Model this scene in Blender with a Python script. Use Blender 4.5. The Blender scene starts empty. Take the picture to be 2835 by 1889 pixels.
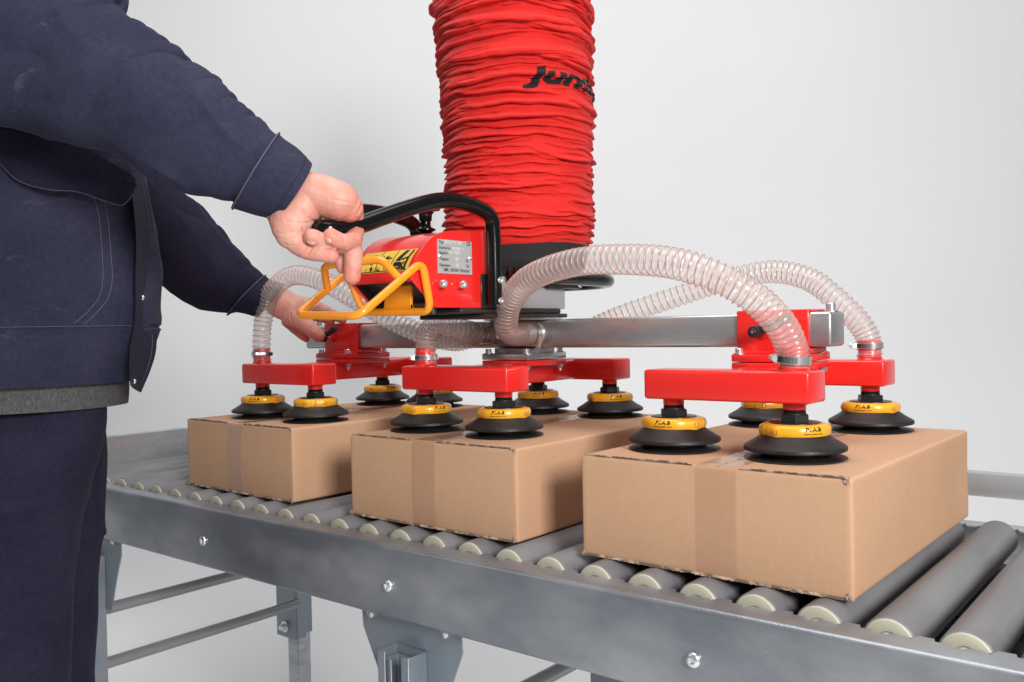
import bpy, bmesh, math, random, json
import numpy as np
from mathutils import Vector, Matrix
random.seed(7); rng = np.random.RandomState(11)
scene = bpy.context.scene
D = json.loads('''{"cam":{"loc":[0.2107,-0.978,0.3165],"yaw":-0.6827123627914417,"pit":-0.013483082909466482,"roll":-0.02079947387456273,"lens":31.048469162734424},"hand1":[[[-0.8488,-0.2625,0.5747,0.0318],[-0.8052,-0.2405,0.5388,0.0316],[-0.7666,-0.229,0.5092,0.0293]],[[-0.7666,-0.229,0.5092,0.0293],[-0.7404,-0.2143,0.5028,0.0283],[-0.7203,-0.198,0.493,0.0279],[-0.7144,-0.1857,0.4848,0.0206]],[[-0.7644,-0.195,0.5088,0.0255],[-0.7408,-0.176,0.4954,0.0216],[-0.7305,-0.1678,0.4862,0.0153]],[[-0.7524,-0.2268,0.4917,0.026],[-0.7579,-0.2366,0.4765,0.0253],[-0.7609,-0.2445,0.4651,0.0277]],[[-0.783,-0.2493,0.4779,0.0161],[-0.7647,-0.2476,0.4652,0.024],[-0.7602,-0.2466,0.4612,0.0264],[-0.758,-0.2475,0.4499,0.0218],[-0.7479,-0.2447,0.4352,0.0149],[-0.7346,-0.2418,0.4252,0.0117],[-0.7268,-0.2381,0.4222,0.0102],[-0.7158,-0.2318,0.4198,0.0097],[-0.7064,-0.2242,0.4181,0.0102]],[[-0.759,-0.2145,0.4723,0.015],[-0.7585,-0.2245,0.4602,0.0137],[-0.7578,-0.2345,0.4495,0.0136]],[[-0.7203,-0.1725,0.4835,0.0145],[-0.7283,-0.1587,0.4651,0.0102],[-0.7172,-0.1705,0.4506,0.0106]],[[-0.7146,-0.1735,0.4499,0.0111],[-0.7027,-0.1898,0.4406,0.0121],[-0.699,-0.2049,0.4363,0.011],[-0.6995,-0.2169,0.438,0.0106],[-0.7011,-0.2233,0.4416,0.0103],[-0.7031,-0.2262,0.4436,0.0104]],[[-0.7159,-0.1825,0.4409,0.0106],[-0.7126,-0.2031,0.4325,0.0099],[-0.7145,-0.2202,0.4337,0.0098],[-0.7154,-0.2324,0.4377,0.0099],[-0.717,-0.2401,0.4418,0.0101],[-0.7194,-0.2446,0.4432,0.0104]],[[-0.714,-0.1757,0.45,0.0113],[-0.7104,-0.1833,0.4367,0.0122],[-0.7046,-0.1866,0.4212,0.0127],[-0.706,-0.1879,0.4063,0.0122],[-0.7066,-0.1887,0.3914,0.0114]],[[-0.7236,-0.1759,0.4382,0.0101],[-0.7274,-0.187,0.4227,0.01],[-0.7289,-0.1884,0.414,0.0094],[-0.7275,-0.1874,0.4045,0.0083]]],"nails1":[[[-0.7188,-0.2532,0.4387],[-0.7121,-0.2446,0.4324],0.0078],[[-0.7018,-0.2354,0.4433],[-0.6968,-0.2316,0.4333],0.008]],"hand2":[[[-1.4483,0.1625,0.4178,0.0217],[-1.4268,0.1798,0.4051,0.0266],[-1.3998,0.2014,0.3851,0.0338],[-1.3783,0.2185,0.3688,0.032],[-1.3725,0.2361,0.3651,0.0261]],[[-1.373,0.2098,0.3578,0.024],[-1.3565,0.2204,0.3454,0.0204],[-1.3392,0.2316,0.3293,0.017],[-1.3309,0.2382,0.3195,0.0154],[-1.3226,0.2448,0.3109,0.0134]],[[-1.3771,0.2327,0.3798,0.0206],[-1.3623,0.2511,0.3782,0.017],[-1.3477,0.2667,0.3717,0.0137],[-1.3352,0.2793,0.3641,0.012],[-1.3201,0.2914,0.3527,0.0107],[-1.3088,0.3004,0.3433,0.0085]],[[-1.3788,0.2336,0.3677,0.0207],[-1.3636,0.2561,0.3588,0.0146],[-1.3468,0.2761,0.3516,0.0116],[-1.336,0.2886,0.3427,0.0098]],[[-1.4035,0.2234,0.344,0.0134],[-1.3885,0.2353,0.3253,0.0122],[-1.3773,0.2442,0.3115,0.0104],[-1.3716,0.2487,0.3041,0.0076]]],"sleeve1":[[-1.2845,-0.4278,1.065,0.1564,0.1281,0.0528,-0.0631,0.0776,-0.0013],[-1.2376,-0.4305,0.94,0.1524,0.1248,0.0483,-0.0631,0.0776,-0.0013],[-1.1829,-0.4394,0.832,0.1449,0.1188,0.0533,-0.0599,0.0737,-0.0013],[-1.132,-0.4381,0.7512,0.1246,0.1024,0.065,-0.0568,0.0698,-0.0012],[-1.0814,-0.4236,0.7007,0.093,0.0769,0.0739,-0.0555,0.0683,-0.0012],[-1.0191,-0.3928,0.6716,0.0731,0.0607,0.0684,-0.053,0.0652,-0.0011],[-0.9686,-0.3715,0.6439,0.0616,0.0512,0.0633,-0.0505,0.0621,-0.0011],[-0.9277,-0.3451,0.6226,0.0582,0.0482,0.0519,-0.0473,0.0582,-0.001],[-0.8926,-0.3236,0.5939,0.0495,0.0412,0.0531,-0.0442,0.0543,-0.0009],[-0.8639,-0.3006,0.5692,0.0408,0.0342,0.056,-0.045,0.0485,0.0032],[-0.8383,-0.2801,0.5526,0.0334,0.0281,0.0514,-0.0463,0.0424,0.0069],[-0.8132,-0.2599,0.5398,0.0233,0.0198,0.0467,-0.0484,0.0356,0.0091]],"cuff1":[[-0.8155,-0.2618,0.5398,0.0242,0.0205,0.0484,-0.0502,0.0379,0.009],[-0.8064,-0.2545,0.5328,0.0215,0.0183,0.047,-0.0512,0.0371,0.0089],[-0.7922,-0.2431,0.5227,0.021,0.0178,0.0438,-0.0505,0.0339,0.0104],[-0.7763,-0.2304,0.5095,0.0196,0.0165,0.0364,-0.0475,0.0299,0.0119]],"sleeve2":[[-1.4567,-0.2394,0.6783,0.0439,0.037,0.0747,-0.0568,0.0698,-0.0012],[-1.4645,-0.1696,0.6074,0.0552,0.0462,0.0772,-0.0536,0.0659,-0.0011],[-1.444,-0.1024,0.5513,0.0417,0.0353,0.0773,-0.0505,0.0621,-0.0011],[-1.4366,-0.0326,0.5122,0.0277,0.024,0.0834,-0.0473,0.0582,-0.001],[-1.436,0.0189,0.4808,0.0248,0.0216,0.0818,-0.0442,0.0543,-0.0009],[-1.4481,0.0729,0.4427,0.0272,0.0232,0.0662,-0.041,0.0504,-0.0009],[-1.4461,0.1128,0.4198,0.0275,0.0233,0.0542,-0.0379,0.0465,-0.0008],[-1.4443,0.1525,0.3989,0.0304,0.0254,0.0389,-0.0347,0.0427,-0.0007]],"cuff2":[[-1.4487,0.1491,0.4028,0.0304,0.0254,0.0408,-0.0422,0.0405,0.0062],[-1.439,0.1633,0.4003,0.0268,0.0223,0.033,-0.0424,0.0391,0.0079],[-1.4154,0.1888,0.3888,0.0224,0.0188,0.0336,-0.0417,0.0333,0.0091]],"torso":[[-1.4628,-0.3639,1.2168,0.0726,0.059,0.0,-0.0568,0.0698,-0.0],[-1.4837,-0.382,1.15,0.1337,0.1086,0.0,-0.0757,0.0931,-0.0],[-1.476,-0.3781,1.0149,0.1598,0.1299,0.0,-0.0883,0.1086,-0.0],[-1.4556,-0.3648,0.8272,0.1642,0.1334,0.0,-0.0946,0.1164,-0.0],[-1.4315,-0.3478,0.6767,0.172,0.1398,0.0,-0.1009,0.1241,-0.0],[-1.4216,-0.3411,0.6016,0.1767,0.1436,0.0,-0.1148,0.1412,-0.0],[-1.4149,-0.3369,0.5265,0.181,0.1471,0.0,-0.1148,0.1412,-0.0],[-1.412,-0.3359,0.4515,0.1845,0.1499,0.0,-0.1148,0.1412,-0.0],[-1.4114,-0.3367,0.3766,0.1857,0.1509,0.0,-0.1148,0.1412,-0.0],[-1.4132,-0.3389,0.3317,0.186,0.1511,0.0,-0.1148,0.1412,-0.0],[-1.4169,-0.3425,0.3019,0.1836,0.1492,0.0,-0.1148,0.1412,-0.0],[-1.4242,-0.349,0.2646,0.1767,0.1436,0.0,-0.1148,0.1412,-0.0],[-1.4296,-0.3538,0.2408,0.1714,0.1393,0.0,-0.1148,0.1412,-0.0]],"shirt":[[-1.4316,-0.3546,0.2873,0.1575,0.128,0.0,-0.1148,0.1412,-0.0],[-1.4316,-0.3555,0.2424,0.1613,0.1311,0.0,-0.106,0.1303,-0.0],[-1.4321,-0.3563,0.2162,0.161,0.1308,0.0,-0.1072,0.1319,-0.0],[-1.4328,-0.3572,0.2004,0.1604,0.1303,0.0,-0.1072,0.1319,-0.0]],"leg1":[[-1.4023,-0.3702,0.2476,0.1344,0.1093,0.0,-0.0536,0.0659,-0.0],[-1.4055,-0.3735,0.2073,0.1418,0.1153,0.0,-0.0618,0.076,-0.0],[-1.4081,-0.3765,0.156,0.1418,0.1153,0.0,-0.0707,0.0869,-0.0],[-1.4118,-0.3808,0.0826,0.1319,0.1072,0.0,-0.0757,0.0931,-0.0],[-1.4147,-0.3844,0.0093,0.1211,0.0984,0.0,-0.0725,0.0892,-0.0],[-1.4169,-0.3875,-0.064,0.1136,0.0924,0.0,-0.0694,0.0853,-0.0],[-1.4172,-0.389,-0.1375,0.1082,0.088,0.0,-0.0662,0.0815,-0.0],[-1.4164,-0.3905,-0.2608,0.1014,0.0824,0.0,-0.0631,0.0776,-0.0],[-1.418,-0.3948,-0.4311,0.0954,0.0775,0.0,-0.0568,0.0698,-0.0],[-1.4222,-0.4046,-0.7981,0.0826,0.0671,0.0,-0.0536,0.0659,-0.0]],"leg2":[[-1.5313,-0.3077,0.2373,0.1332,0.1082,0.0,-0.0505,0.0621,-0.0],[-1.5256,-0.3042,0.1732,0.1332,0.1082,0.0,-0.0599,0.0737,-0.0],[-1.5209,-0.3016,0.1013,0.1322,0.1075,0.0,-0.0631,0.0776,-0.0],[-1.5196,-0.302,0.0214,0.1279,0.1039,0.0,-0.0631,0.0776,-0.0],[-1.5175,-0.3012,-0.0305,0.1242,0.1009,0.0,-0.0631,0.0776,-0.0],[-1.5164,-0.3005,-0.0465,0.1242,0.1009,0.0,-0.0631,0.0776,-0.0],[-1.5184,-0.3025,-0.0664,0.1205,0.0979,0.0,-0.0618,0.076,-0.0],[-1.5211,-0.3067,-0.1781,0.1124,0.0914,0.0,-0.0599,0.0737,-0.0],[-1.5225,-0.3101,-0.3121,0.1028,0.0836,0.0,-0.0568,0.0698,-0.0],[-1.523,-0.3137,-0.4973,0.0914,0.0742,0.0,-0.0536,0.0659,-0.0],[-1.5232,-0.3181,-0.7368,0.0805,0.0654,0.0,-0.0505,0.0621,-0.0]],"fwd":[-0.6308,0.7758,-0.0135],"bodyc":[[[-1.0643,-0.4162,0.6989,0.05],[-0.9557,-0.3613,0.6293,0.042],[-0.8274,-0.2715,0.5408,0.034],[-0.7863,-0.2385,0.516,0.032]],[[-1.3289,-0.4128,1.0353,0.075],[-1.1492,-0.4254,0.8084,0.06],[-1.0643,-0.4162,0.6989,0.05]],[[-1.4629,-0.2445,0.6744,0.045],[-1.4489,-0.1062,0.5578,0.036],[-1.4458,0.0494,0.4699,0.032],[-1.4389,0.1699,0.4009,0.03]],[[-1.4392,-0.3735,1.0423,0.11],[-1.4173,-0.3356,0.7138,0.11],[-1.4134,-0.3371,0.4516,0.12],[-1.4326,-0.3565,0.2274,0.09]],[[-1.4169,-0.3699,0.2066,0.07],[-1.4166,-0.3873,-0.0641,0.06],[-1.4229,-0.4,-0.5044,0.05]],[[-1.507,-0.3144,0.1987,0.06],[-1.5184,-0.303,-0.0983,0.055],[-1.522,-0.3143,-0.5772,0.05]]],"creases":[[[[-0.6791,-0.1904,0.4899],[-0.6792,-0.1905,0.4893],[-0.6794,-0.1906,0.4887],[-0.6795,-0.1908,0.4881],[-0.6797,-0.1909,0.4875],[-0.6799,-0.1911,0.4869],[-0.68,-0.1912,0.4863],[-0.6802,-0.1914,0.4857],[-0.6804,-0.1915,0.4851],[-0.6805,-0.1916,0.4845],[-0.6807,-0.1918,0.4839],[-0.6808,-0.1919,0.4833],[-0.681,-0.1921,0.4826],[-0.6814,-0.1924,0.4818],[-0.6817,-0.1927,0.481],[-0.6821,-0.193,0.4802],[-0.6824,-0.1933,0.4794],[-0.6828,-0.1936,0.4786],[-0.6832,-0.1939,0.4778],[-0.6835,-0.1942,0.477],[-0.6839,-0.1945,0.4762],[-0.6843,-0.1948,0.4754],[-0.6846,-0.1952,0.4746],[-0.685,-0.1955,0.4738]],0.0016,0.0014],[[[-0.7,-0.2082,0.4463],[-0.6999,-0.2081,0.4459],[-0.6998,-0.208,0.4455],[-0.6997,-0.2079,0.4451],[-0.6995,-0.2078,0.4447],[-0.6994,-0.2077,0.4443],[-0.6993,-0.2076,0.444],[-0.6992,-0.2075,0.4436],[-0.6991,-0.2074,0.4432],[-0.6989,-0.2073,0.4428],[-0.6988,-0.2072,0.4424],[-0.6987,-0.2072,0.442],[-0.6986,-0.2071,0.4416],[-0.6985,-0.207,0.441],[-0.6984,-0.2069,0.4404],[-0.6983,-0.2069,0.4398],[-0.6982,-0.2068,0.4392],[-0.6981,-0.2067,0.4386],[-0.698,-0.2067,0.4379],[-0.6979,-0.2066,0.4373],[-0.6978,-0.2066,0.4367],[-0.6977,-0.2065,0.4361],[-0.6977,-0.2064,0.4355],[-0.6976,-0.2064,0.4349]],0.0013,0.0016],[[[-0.7364,-0.2382,0.4201],[-0.7362,-0.2381,0.4206],[-0.7361,-0.2379,0.4212],[-0.7359,-0.2378,0.4217],[-0.7357,-0.2376,0.4223],[-0.7355,-0.2375,0.4228],[-0.7354,-0.2373,0.4234],[-0.7352,-0.2371,0.4239],[-0.735,-0.237,0.4245],[-0.7348,-0.2368,0.425],[-0.7346,-0.2367,0.4256],[-0.7345,-0.2365,0.4262],[-0.7343,-0.2364,0.4267],[-0.734,-0.2362,0.4271],[-0.7338,-0.236,0.4275],[-0.7336,-0.2358,0.4279],[-0.7333,-0.2356,0.4283],[-0.7331,-0.2354,0.4287],[-0.7328,-0.2352,0.4291],[-0.7326,-0.235,0.4295],[-0.7324,-0.2348,0.4299],[-0.7321,-0.2346,0.4303],[-0.7319,-0.2344,0.4307],[-0.7317,-0.2342,0.4311]],0.0013,0.0013],[[[-0.7597,-0.2564,0.4671],[-0.7589,-0.2557,0.4667],[-0.758,-0.255,0.4664],[-0.7572,-0.2543,0.4661],[-0.7563,-0.2536,0.4657],[-0.7554,-0.2529,0.4654],[-0.7546,-0.2522,0.4651],[-0.7537,-0.2515,0.4648],[-0.7528,-0.2508,0.4644],[-0.752,-0.2501,0.4641],[-0.7511,-0.2494,0.4638],[-0.7502,-0.2487,0.4634],[-0.7494,-0.248,0.4631],[-0.7484,-0.2472,0.4631],[-0.7475,-0.2465,0.4631],[-0.7465,-0.2457,0.463],[-0.7456,-0.2449,0.463],[-0.7446,-0.2441,0.463],[-0.7437,-0.2434,0.463],[-0.7427,-0.2426,0.4629],[-0.7418,-0.2418,0.4629],[-0.7408,-0.2411,0.4629],[-0.7399,-0.2403,0.4629],[-0.7389,-0.2395,0.4628],[-0.738,-0.2388,0.4628],[-0.7372,-0.2381,0.463],[-0.7364,-0.2375,0.4632],[-0.7356,-0.2368,0.4634],[-0.7348,-0.2362,0.4635],[-0.734,-0.2355,0.4637],[-0.7332,-0.2349,0.4639],[-0.7325,-0.2342,0.4641],[-0.7317,-0.2336,0.4643],[-0.7309,-0.2329,0.4645],[-0.7301,-0.2323,0.4646],[-0.7293,-0.2316,0.4648]],0.0014,0.0009],[[[-0.759,-0.2564,0.4345],[-0.7583,-0.2557,0.4343],[-0.7575,-0.2551,0.4341],[-0.7567,-0.2545,0.434],[-0.7559,-0.2538,0.4338],[-0.7551,-0.2532,0.4337],[-0.7543,-0.2525,0.4335],[-0.7535,-0.2519,0.4334],[-0.7527,-0.2513,0.4332],[-0.752,-0.2506,0.4331],[-0.7512,-0.25,0.4329],[-0.7504,-0.2494,0.4328],[-0.7496,-0.2487,0.4326],[-0.7489,-0.2481,0.4329],[-0.7482,-0.2475,0.4333],[-0.7475,-0.247,0.4336],[-0.7467,-0.2464,0.434],[-0.746,-0.2458,0.4343],[-0.7453,-0.2452,0.4346],[-0.7446,-0.2446,0.435],[-0.7439,-0.244,0.4353],[-0.7432,-0.2434,0.4356],[-0.7425,-0.2429,0.436],[-0.7417,-0.2423,0.4363],[-0.741,-0.2417,0.4367],[-0.7408,-0.2415,0.4372],[-0.7406,-0.2413,0.4377],[-0.7403,-0.2411,0.4382],[-0.7401,-0.2409,0.4387],[-0.7398,-0.2407,0.4392],[-0.7396,-0.2405,0.4397],[-0.7393,-0.2403,0.4402],[-0.7391,-0.2401,0.4407],[-0.7389,-0.2398,0.4412],[-0.7386,-0.2396,0.4417],[-0.7384,-0.2394,0.4422]],0.0014,0.001],[[[-0.7418,-0.242,0.455],[-0.7417,-0.2419,0.4545],[-0.7415,-0.2418,0.454],[-0.7414,-0.2417,0.4534],[-0.7412,-0.2416,0.4529],[-0.7411,-0.2414,0.4524],[-0.7409,-0.2413,0.4519],[-0.7408,-0.2412,0.4514],[-0.7406,-0.2411,0.4509],[-0.7405,-0.241,0.4504],[-0.7403,-0.2409,0.4499],[-0.7401,-0.2407,0.4493],[-0.74,-0.2406,0.4488],[-0.74,-0.2407,0.4483],[-0.7401,-0.2407,0.4478],[-0.7401,-0.2408,0.4473],[-0.7402,-0.2408,0.4468],[-0.7402,-0.2408,0.4463],[-0.7403,-0.2409,0.4458],[-0.7403,-0.2409,0.4453],[-0.7403,-0.241,0.4448],[-0.7404,-0.241,0.4443],[-0.7404,-0.2411,0.4438],[-0.7405,-0.2411,0.4433]],0.0014,0.0012],[[[-0.7417,-0.2414,0.4794],[-0.7413,-0.2411,0.4786],[-0.7409,-0.2408,0.4777],[-0.7405,-0.2405,0.4769],[-0.7401,-0.2402,0.4761],[-0.7397,-0.2399,0.4753],[-0.7393,-0.2396,0.4744],[-0.7389,-0.2393,0.4736],[-0.7385,-0.239,0.4728],[-0.7382,-0.2387,0.472],[-0.7378,-0.2384,0.4712],[-0.7374,-0.2381,0.4703],[-0.737,-0.2378,0.4695],[-0.7361,-0.2371,0.469],[-0.7353,-0.2364,0.4685],[-0.7344,-0.2357,0.4681],[-0.7335,-0.2351,0.4676],[-0.7327,-0.2344,0.4671],[-0.7318,-0.2337,0.4666],[-0.7309,-0.233,0.4661],[-0.7301,-0.2323,0.4657],[-0.7292,-0.2316,0.4652],[-0.7283,-0.2309,0.4647],[-0.7275,-0.2302,0.4642]],0.0018,0.0012],[[[-0.7248,-0.2283,0.4472],[-0.7242,-0.2278,0.4476],[-0.7236,-0.2273,0.448],[-0.7229,-0.2268,0.4484],[-0.7223,-0.2263,0.4488],[-0.7217,-0.2257,0.4492],[-0.721,-0.2252,0.4495],[-0.7204,-0.2247,0.4499],[-0.7198,-0.2242,0.4503],[-0.7191,-0.2236,0.4507],[-0.7185,-0.2231,0.4511],[-0.7179,-0.2226,0.4515],[-0.7172,-0.2221,0.4519],[-0.7168,-0.2217,0.4521],[-0.7163,-0.2213,0.4523],[-0.7158,-0.2209,0.4525],[-0.7153,-0.2205,0.4526],[-0.7149,-0.2201,0.4528],[-0.7144,-0.2197,0.453],[-0.7139,-0.2193,0.4532],[-0.7134,-0.219,0.4534],[-0.713,-0.2186,0.4536],[-0.7125,-0.2182,0.4538],[-0.712,-0.2178,0.454]],0.001,0.0006],[[[-0.6962,-0.2044,0.4831],[-0.6958,-0.2041,0.4826],[-0.6955,-0.2039,0.4822],[-0.6952,-0.2036,0.4818],[-0.6949,-0.2034,0.4814],[-0.6946,-0.2032,0.481],[-0.6943,-0.2029,0.4806],[-0.694,-0.2027,0.4801],[-0.6937,-0.2024,0.4797],[-0.6933,-0.2022,0.4793],[-0.693,-0.2019,0.4789],[-0.6927,-0.2017,0.4785],[-0.6924,-0.2014,0.4781],[-0.6922,-0.2012,0.4777],[-0.6919,-0.2011,0.4772],[-0.6917,-0.2009,0.4768],[-0.6915,-0.2007,0.4764],[-0.6912,-0.2005,0.476],[-0.691,-0.2003,0.4756],[-0.6908,-0.2001,0.4752],[-0.6905,-0.2,0.4748],[-0.6903,-0.1998,0.4744],[-0.6901,-0.1996,0.4739],[-0.6898,-0.1994,0.4735]],0.0015,0.0006],[[[-0.7684,-0.2637,0.4508],[-0.7676,-0.2631,0.4506],[-0.7668,-0.2624,0.4504],[-0.766,-0.2618,0.4501],[-0.7652,-0.2611,0.4499],[-0.7645,-0.2605,0.4497],[-0.7637,-0.2599,0.4495],[-0.7629,-0.2592,0.4492],[-0.7621,-0.2586,0.449],[-0.7613,-0.258,0.4488],[-0.7605,-0.2573,0.4486],[-0.7597,-0.2567,0.4483],[-0.7589,-0.2561,0.4481],[-0.7582,-0.2554,0.4484],[-0.7574,-0.2548,0.4487],[-0.7566,-0.2541,0.449],[-0.7558,-0.2535,0.4493],[-0.755,-0.2528,0.4495],[-0.7542,-0.2522,0.4498],[-0.7534,-0.2515,0.4501],[-0.7526,-0.2509,0.4504],[-0.7518,-0.2502,0.4507],[-0.751,-0.2496,0.451],[-0.7502,-0.2489,0.4512]],0.0012,0.0005],[[[-0.7666,-0.2623,0.4434],[-0.7658,-0.2617,0.4432],[-0.765,-0.2611,0.443],[-0.7642,-0.2604,0.4428],[-0.7634,-0.2598,0.4425],[-0.7626,-0.2591,0.4423],[-0.7618,-0.2585,0.4421],[-0.761,-0.2579,0.4419],[-0.7603,-0.2572,0.4416],[-0.7595,-0.2566,0.4414],[-0.7587,-0.256,0.4412],[-0.7579,-0.2553,0.441],[-0.7571,-0.2547,0.4407],[-0.7562,-0.254,0.441],[-0.7554,-0.2533,0.4413],[-0.7545,-0.2525,0.4416],[-0.7536,-0.2518,0.4419],[-0.7528,-0.2511,0.4422],[-0.7519,-0.2504,0.4424],[-0.751,-0.2497,0.4427],[-0.7501,-0.249,0.443],[-0.7493,-0.2483,0.4433],[-0.7484,-0.2476,0.4436],[-0.7475,-0.2468,0.4438]],0.001,0.0005],[[[-0.7112,-0.2164,0.4944],[-0.7103,-0.2157,0.4941],[-0.7093,-0.2149,0.4938],[-0.7084,-0.2142,0.4935],[-0.7074,-0.2134,0.4931],[-0.7065,-0.2126,0.4928],[-0.7056,-0.2119,0.4925],[-0.7046,-0.2111,0.4921],[-0.7037,-0.2103,0.4918],[-0.7027,-0.2096,0.4915],[-0.7018,-0.2088,0.4911],[-0.7008,-0.2081,0.4908],[-0.6999,-0.2073,0.4905],[-0.699,-0.2066,0.4903],[-0.6982,-0.2059,0.49],[-0.6973,-0.2052,0.4898],[-0.6964,-0.2045,0.4896],[-0.6956,-0.2038,0.4893],[-0.6947,-0.2031,0.4891],[-0.6938,-0.2024,0.4889],[-0.693,-0.2017,0.4887],[-0.6921,-0.201,0.4884],[-0.6912,-0.2003,0.4882],[-0.6904,-0.1996,0.488]],0.002,0.0005],[[[-1.3652,0.2033,0.3612],[-1.3652,0.2033,0.3603],[-1.3653,0.2032,0.3594],[-1.3653,0.2032,0.3585],[-1.3654,0.2031,0.3576],[-1.3654,0.2031,0.3567],[-1.3655,0.203,0.3558],[-1.3655,0.203,0.3549],[-1.3655,0.2029,0.354],[-1.3656,0.2029,0.3531],[-1.3656,0.2028,0.3522],[-1.3657,0.2028,0.3513],[-1.3657,0.2027,0.3504],[-1.3655,0.2029,0.3496],[-1.3653,0.203,0.3488],[-1.3651,0.2032,0.348],[-1.3648,0.2034,0.3472],[-1.3646,0.2036,0.3464],[-1.3644,0.2037,0.3456],[-1.3641,0.2039,0.3448],[-1.3639,0.2041,0.344],[-1.3637,0.2042,0.3432],[-1.3635,0.2044,0.3424],[-1.3632,0.2046,0.3416]],0.0018,0.0016],[[[-1.3362,0.2262,0.3246],[-1.336,0.2264,0.3248],[-1.3358,0.2266,0.3251],[-1.3355,0.2268,0.3254],[-1.3353,0.227,0.3257],[-1.3351,0.2272,0.326],[-1.3348,0.2274,0.3263],[-1.3346,0.2276,0.3266],[-1.3344,0.2278,0.3269],[-1.3341,0.228,0.3272],[-1.3339,0.2282,0.3275],[-1.3337,0.2284,0.3278],[-1.3334,0.2286,0.3281],[-1.333,0.229,0.3283],[-1.3325,0.2293,0.3286],[-1.332,0.2297,0.3289],[-1.3316,0.2301,0.3292],[-1.3311,0.2305,0.3295],[-1.3306,0.2309,0.3298],[-1.3302,0.2313,0.3301],[-1.3297,0.2317,0.3304],[-1.3292,0.232,0.3306],[-1.3288,0.2324,0.3309],[-1.3283,0.2328,0.3312]],0.0013,0.001],[[[-1.3335,0.2284,0.3185],[-1.3333,0.2286,0.3189],[-1.333,0.2287,0.3193],[-1.3328,0.2289,0.3197],[-1.3326,0.2291,0.3201],[-1.3323,0.2293,0.3205],[-1.3321,0.2295,0.3209],[-1.3319,0.2297,0.3212],[-1.3316,0.2299,0.3216],[-1.3314,0.2301,0.322],[-1.3312,0.2303,0.3224],[-1.3309,0.2305,0.3228],[-1.3307,0.2307,0.3232],[-1.3302,0.2311,0.3235],[-1.3297,0.2315,0.3238],[-1.3293,0.2319,0.3241],[-1.3288,0.2323,0.3244],[-1.3284,0.2326,0.3246],[-1.3279,0.233,0.3249],[-1.3274,0.2334,0.3252],[-1.327,0.2338,0.3255],[-1.3265,0.2342,0.3258],[-1.326,0.2346,0.3261],[-1.3256,0.235,0.3264]],0.0012,0.0008],[[[-1.3313,0.231,0.3686],[-1.3309,0.2314,0.3692],[-1.3305,0.2317,0.3698],[-1.3301,0.232,0.3704],[-1.3297,0.2324,0.371],[-1.3293,0.2327,0.3716],[-1.3289,0.233,0.3722],[-1.3285,0.2333,0.3728],[-1.3281,0.2337,0.3733],[-1.3277,0.234,0.3739],[-1.3274,0.2343,0.3745],[-1.327,0.2347,0.3751],[-1.3266,0.235,0.3757],[-1.3261,0.2354,0.3761],[-1.3256,0.2358,0.3765],[-1.3252,0.2361,0.3769],[-1.3247,0.2365,0.3772],[-1.3242,0.2369,0.3776],[-1.3238,0.2373,0.378],[-1.3233,0.2377,0.3784],[-1.3228,0.2381,0.3788],[-1.3224,0.2385,0.3792],[-1.3219,0.2388,0.3796],[-1.3214,0.2392,0.3799]],0.002,0.0014]],"placket":[[[-1.2522,-0.1904,0.6001],[-1.1756,-0.2509,0.5829]],[[-1.243,-0.1836,0.5682],[-1.171,-0.2479,0.5389]],[[-1.2359,-0.1788,0.5077],[-1.1677,-0.2465,0.4681]],[[-1.234,-0.1783,0.4474],[-1.1682,-0.248,0.4045]],[[-1.2333,-0.1788,0.387],[-1.1709,-0.2513,0.341]],[[-1.2339,-0.1808,0.3041],[-1.1756,-0.2558,0.2987]],[[-1.2413,-0.1875,0.2591],[-1.178,-0.2585,0.2634]],[[-1.2551,-0.1994,0.2203],[-1.176,-0.2573,0.2386]]],"flap":[[[-1.2791,-0.4415,0.6177],[-1.2712,-0.4438,0.636]],[[-1.2483,-0.4169,0.5889],[-1.2403,-0.4186,0.6378]],[[-1.2252,-0.3987,0.559],[-1.2096,-0.3938,0.6277]],[[-1.1932,-0.3685,0.5446],[-1.1838,-0.3668,0.6147]],[[-1.1739,-0.3312,0.5424],[-1.1646,-0.3298,0.6074]],[[-1.1593,-0.3038,0.5321],[-1.1505,-0.303,0.5956]],[[-1.1458,-0.2787,0.5242],[-1.1403,-0.2841,0.5832]],[[-1.1403,-0.2685,0.5322],[-1.1335,-0.2716,0.575]],[[-1.1349,-0.2585,0.5547],[-1.1293,-0.264,0.5658]]]}''')
R_ = math.radians
# ------------------------------------------------------------------ camera
cam_d = bpy.data.cameras.new('camera'); cam = bpy.data.objects.new('camera', cam_d)
scene.collection.objects.link(cam); scene.camera = cam
cd = D['cam']; cam_d.sensor_width = 36; cam_d.lens = cd['lens']; cam_d.clip_start = .02; cam_d.clip_end = 100
sy, cy_ = math.sin(cd['yaw']), math.cos(cd['yaw']); sp, cp = math.sin(cd['pit']), math.cos(cd['pit'])
Fv = Vector((cp*sy, cp*cy_, sp)); R0 = Vector((cy_, -sy, 0)); U0 = R0.cross(Fv)
sr, cr = math.sin(cd['roll']), math.cos(cd['roll'])
Rv = R0*cr + U0*sr; Uv = -R0*sr + U0*cr
M = Matrix((Rv, Uv, -Fv)).transposed().to_4x4(); M.translation = Vector(cd['loc']); cam.matrix_world = M
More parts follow.
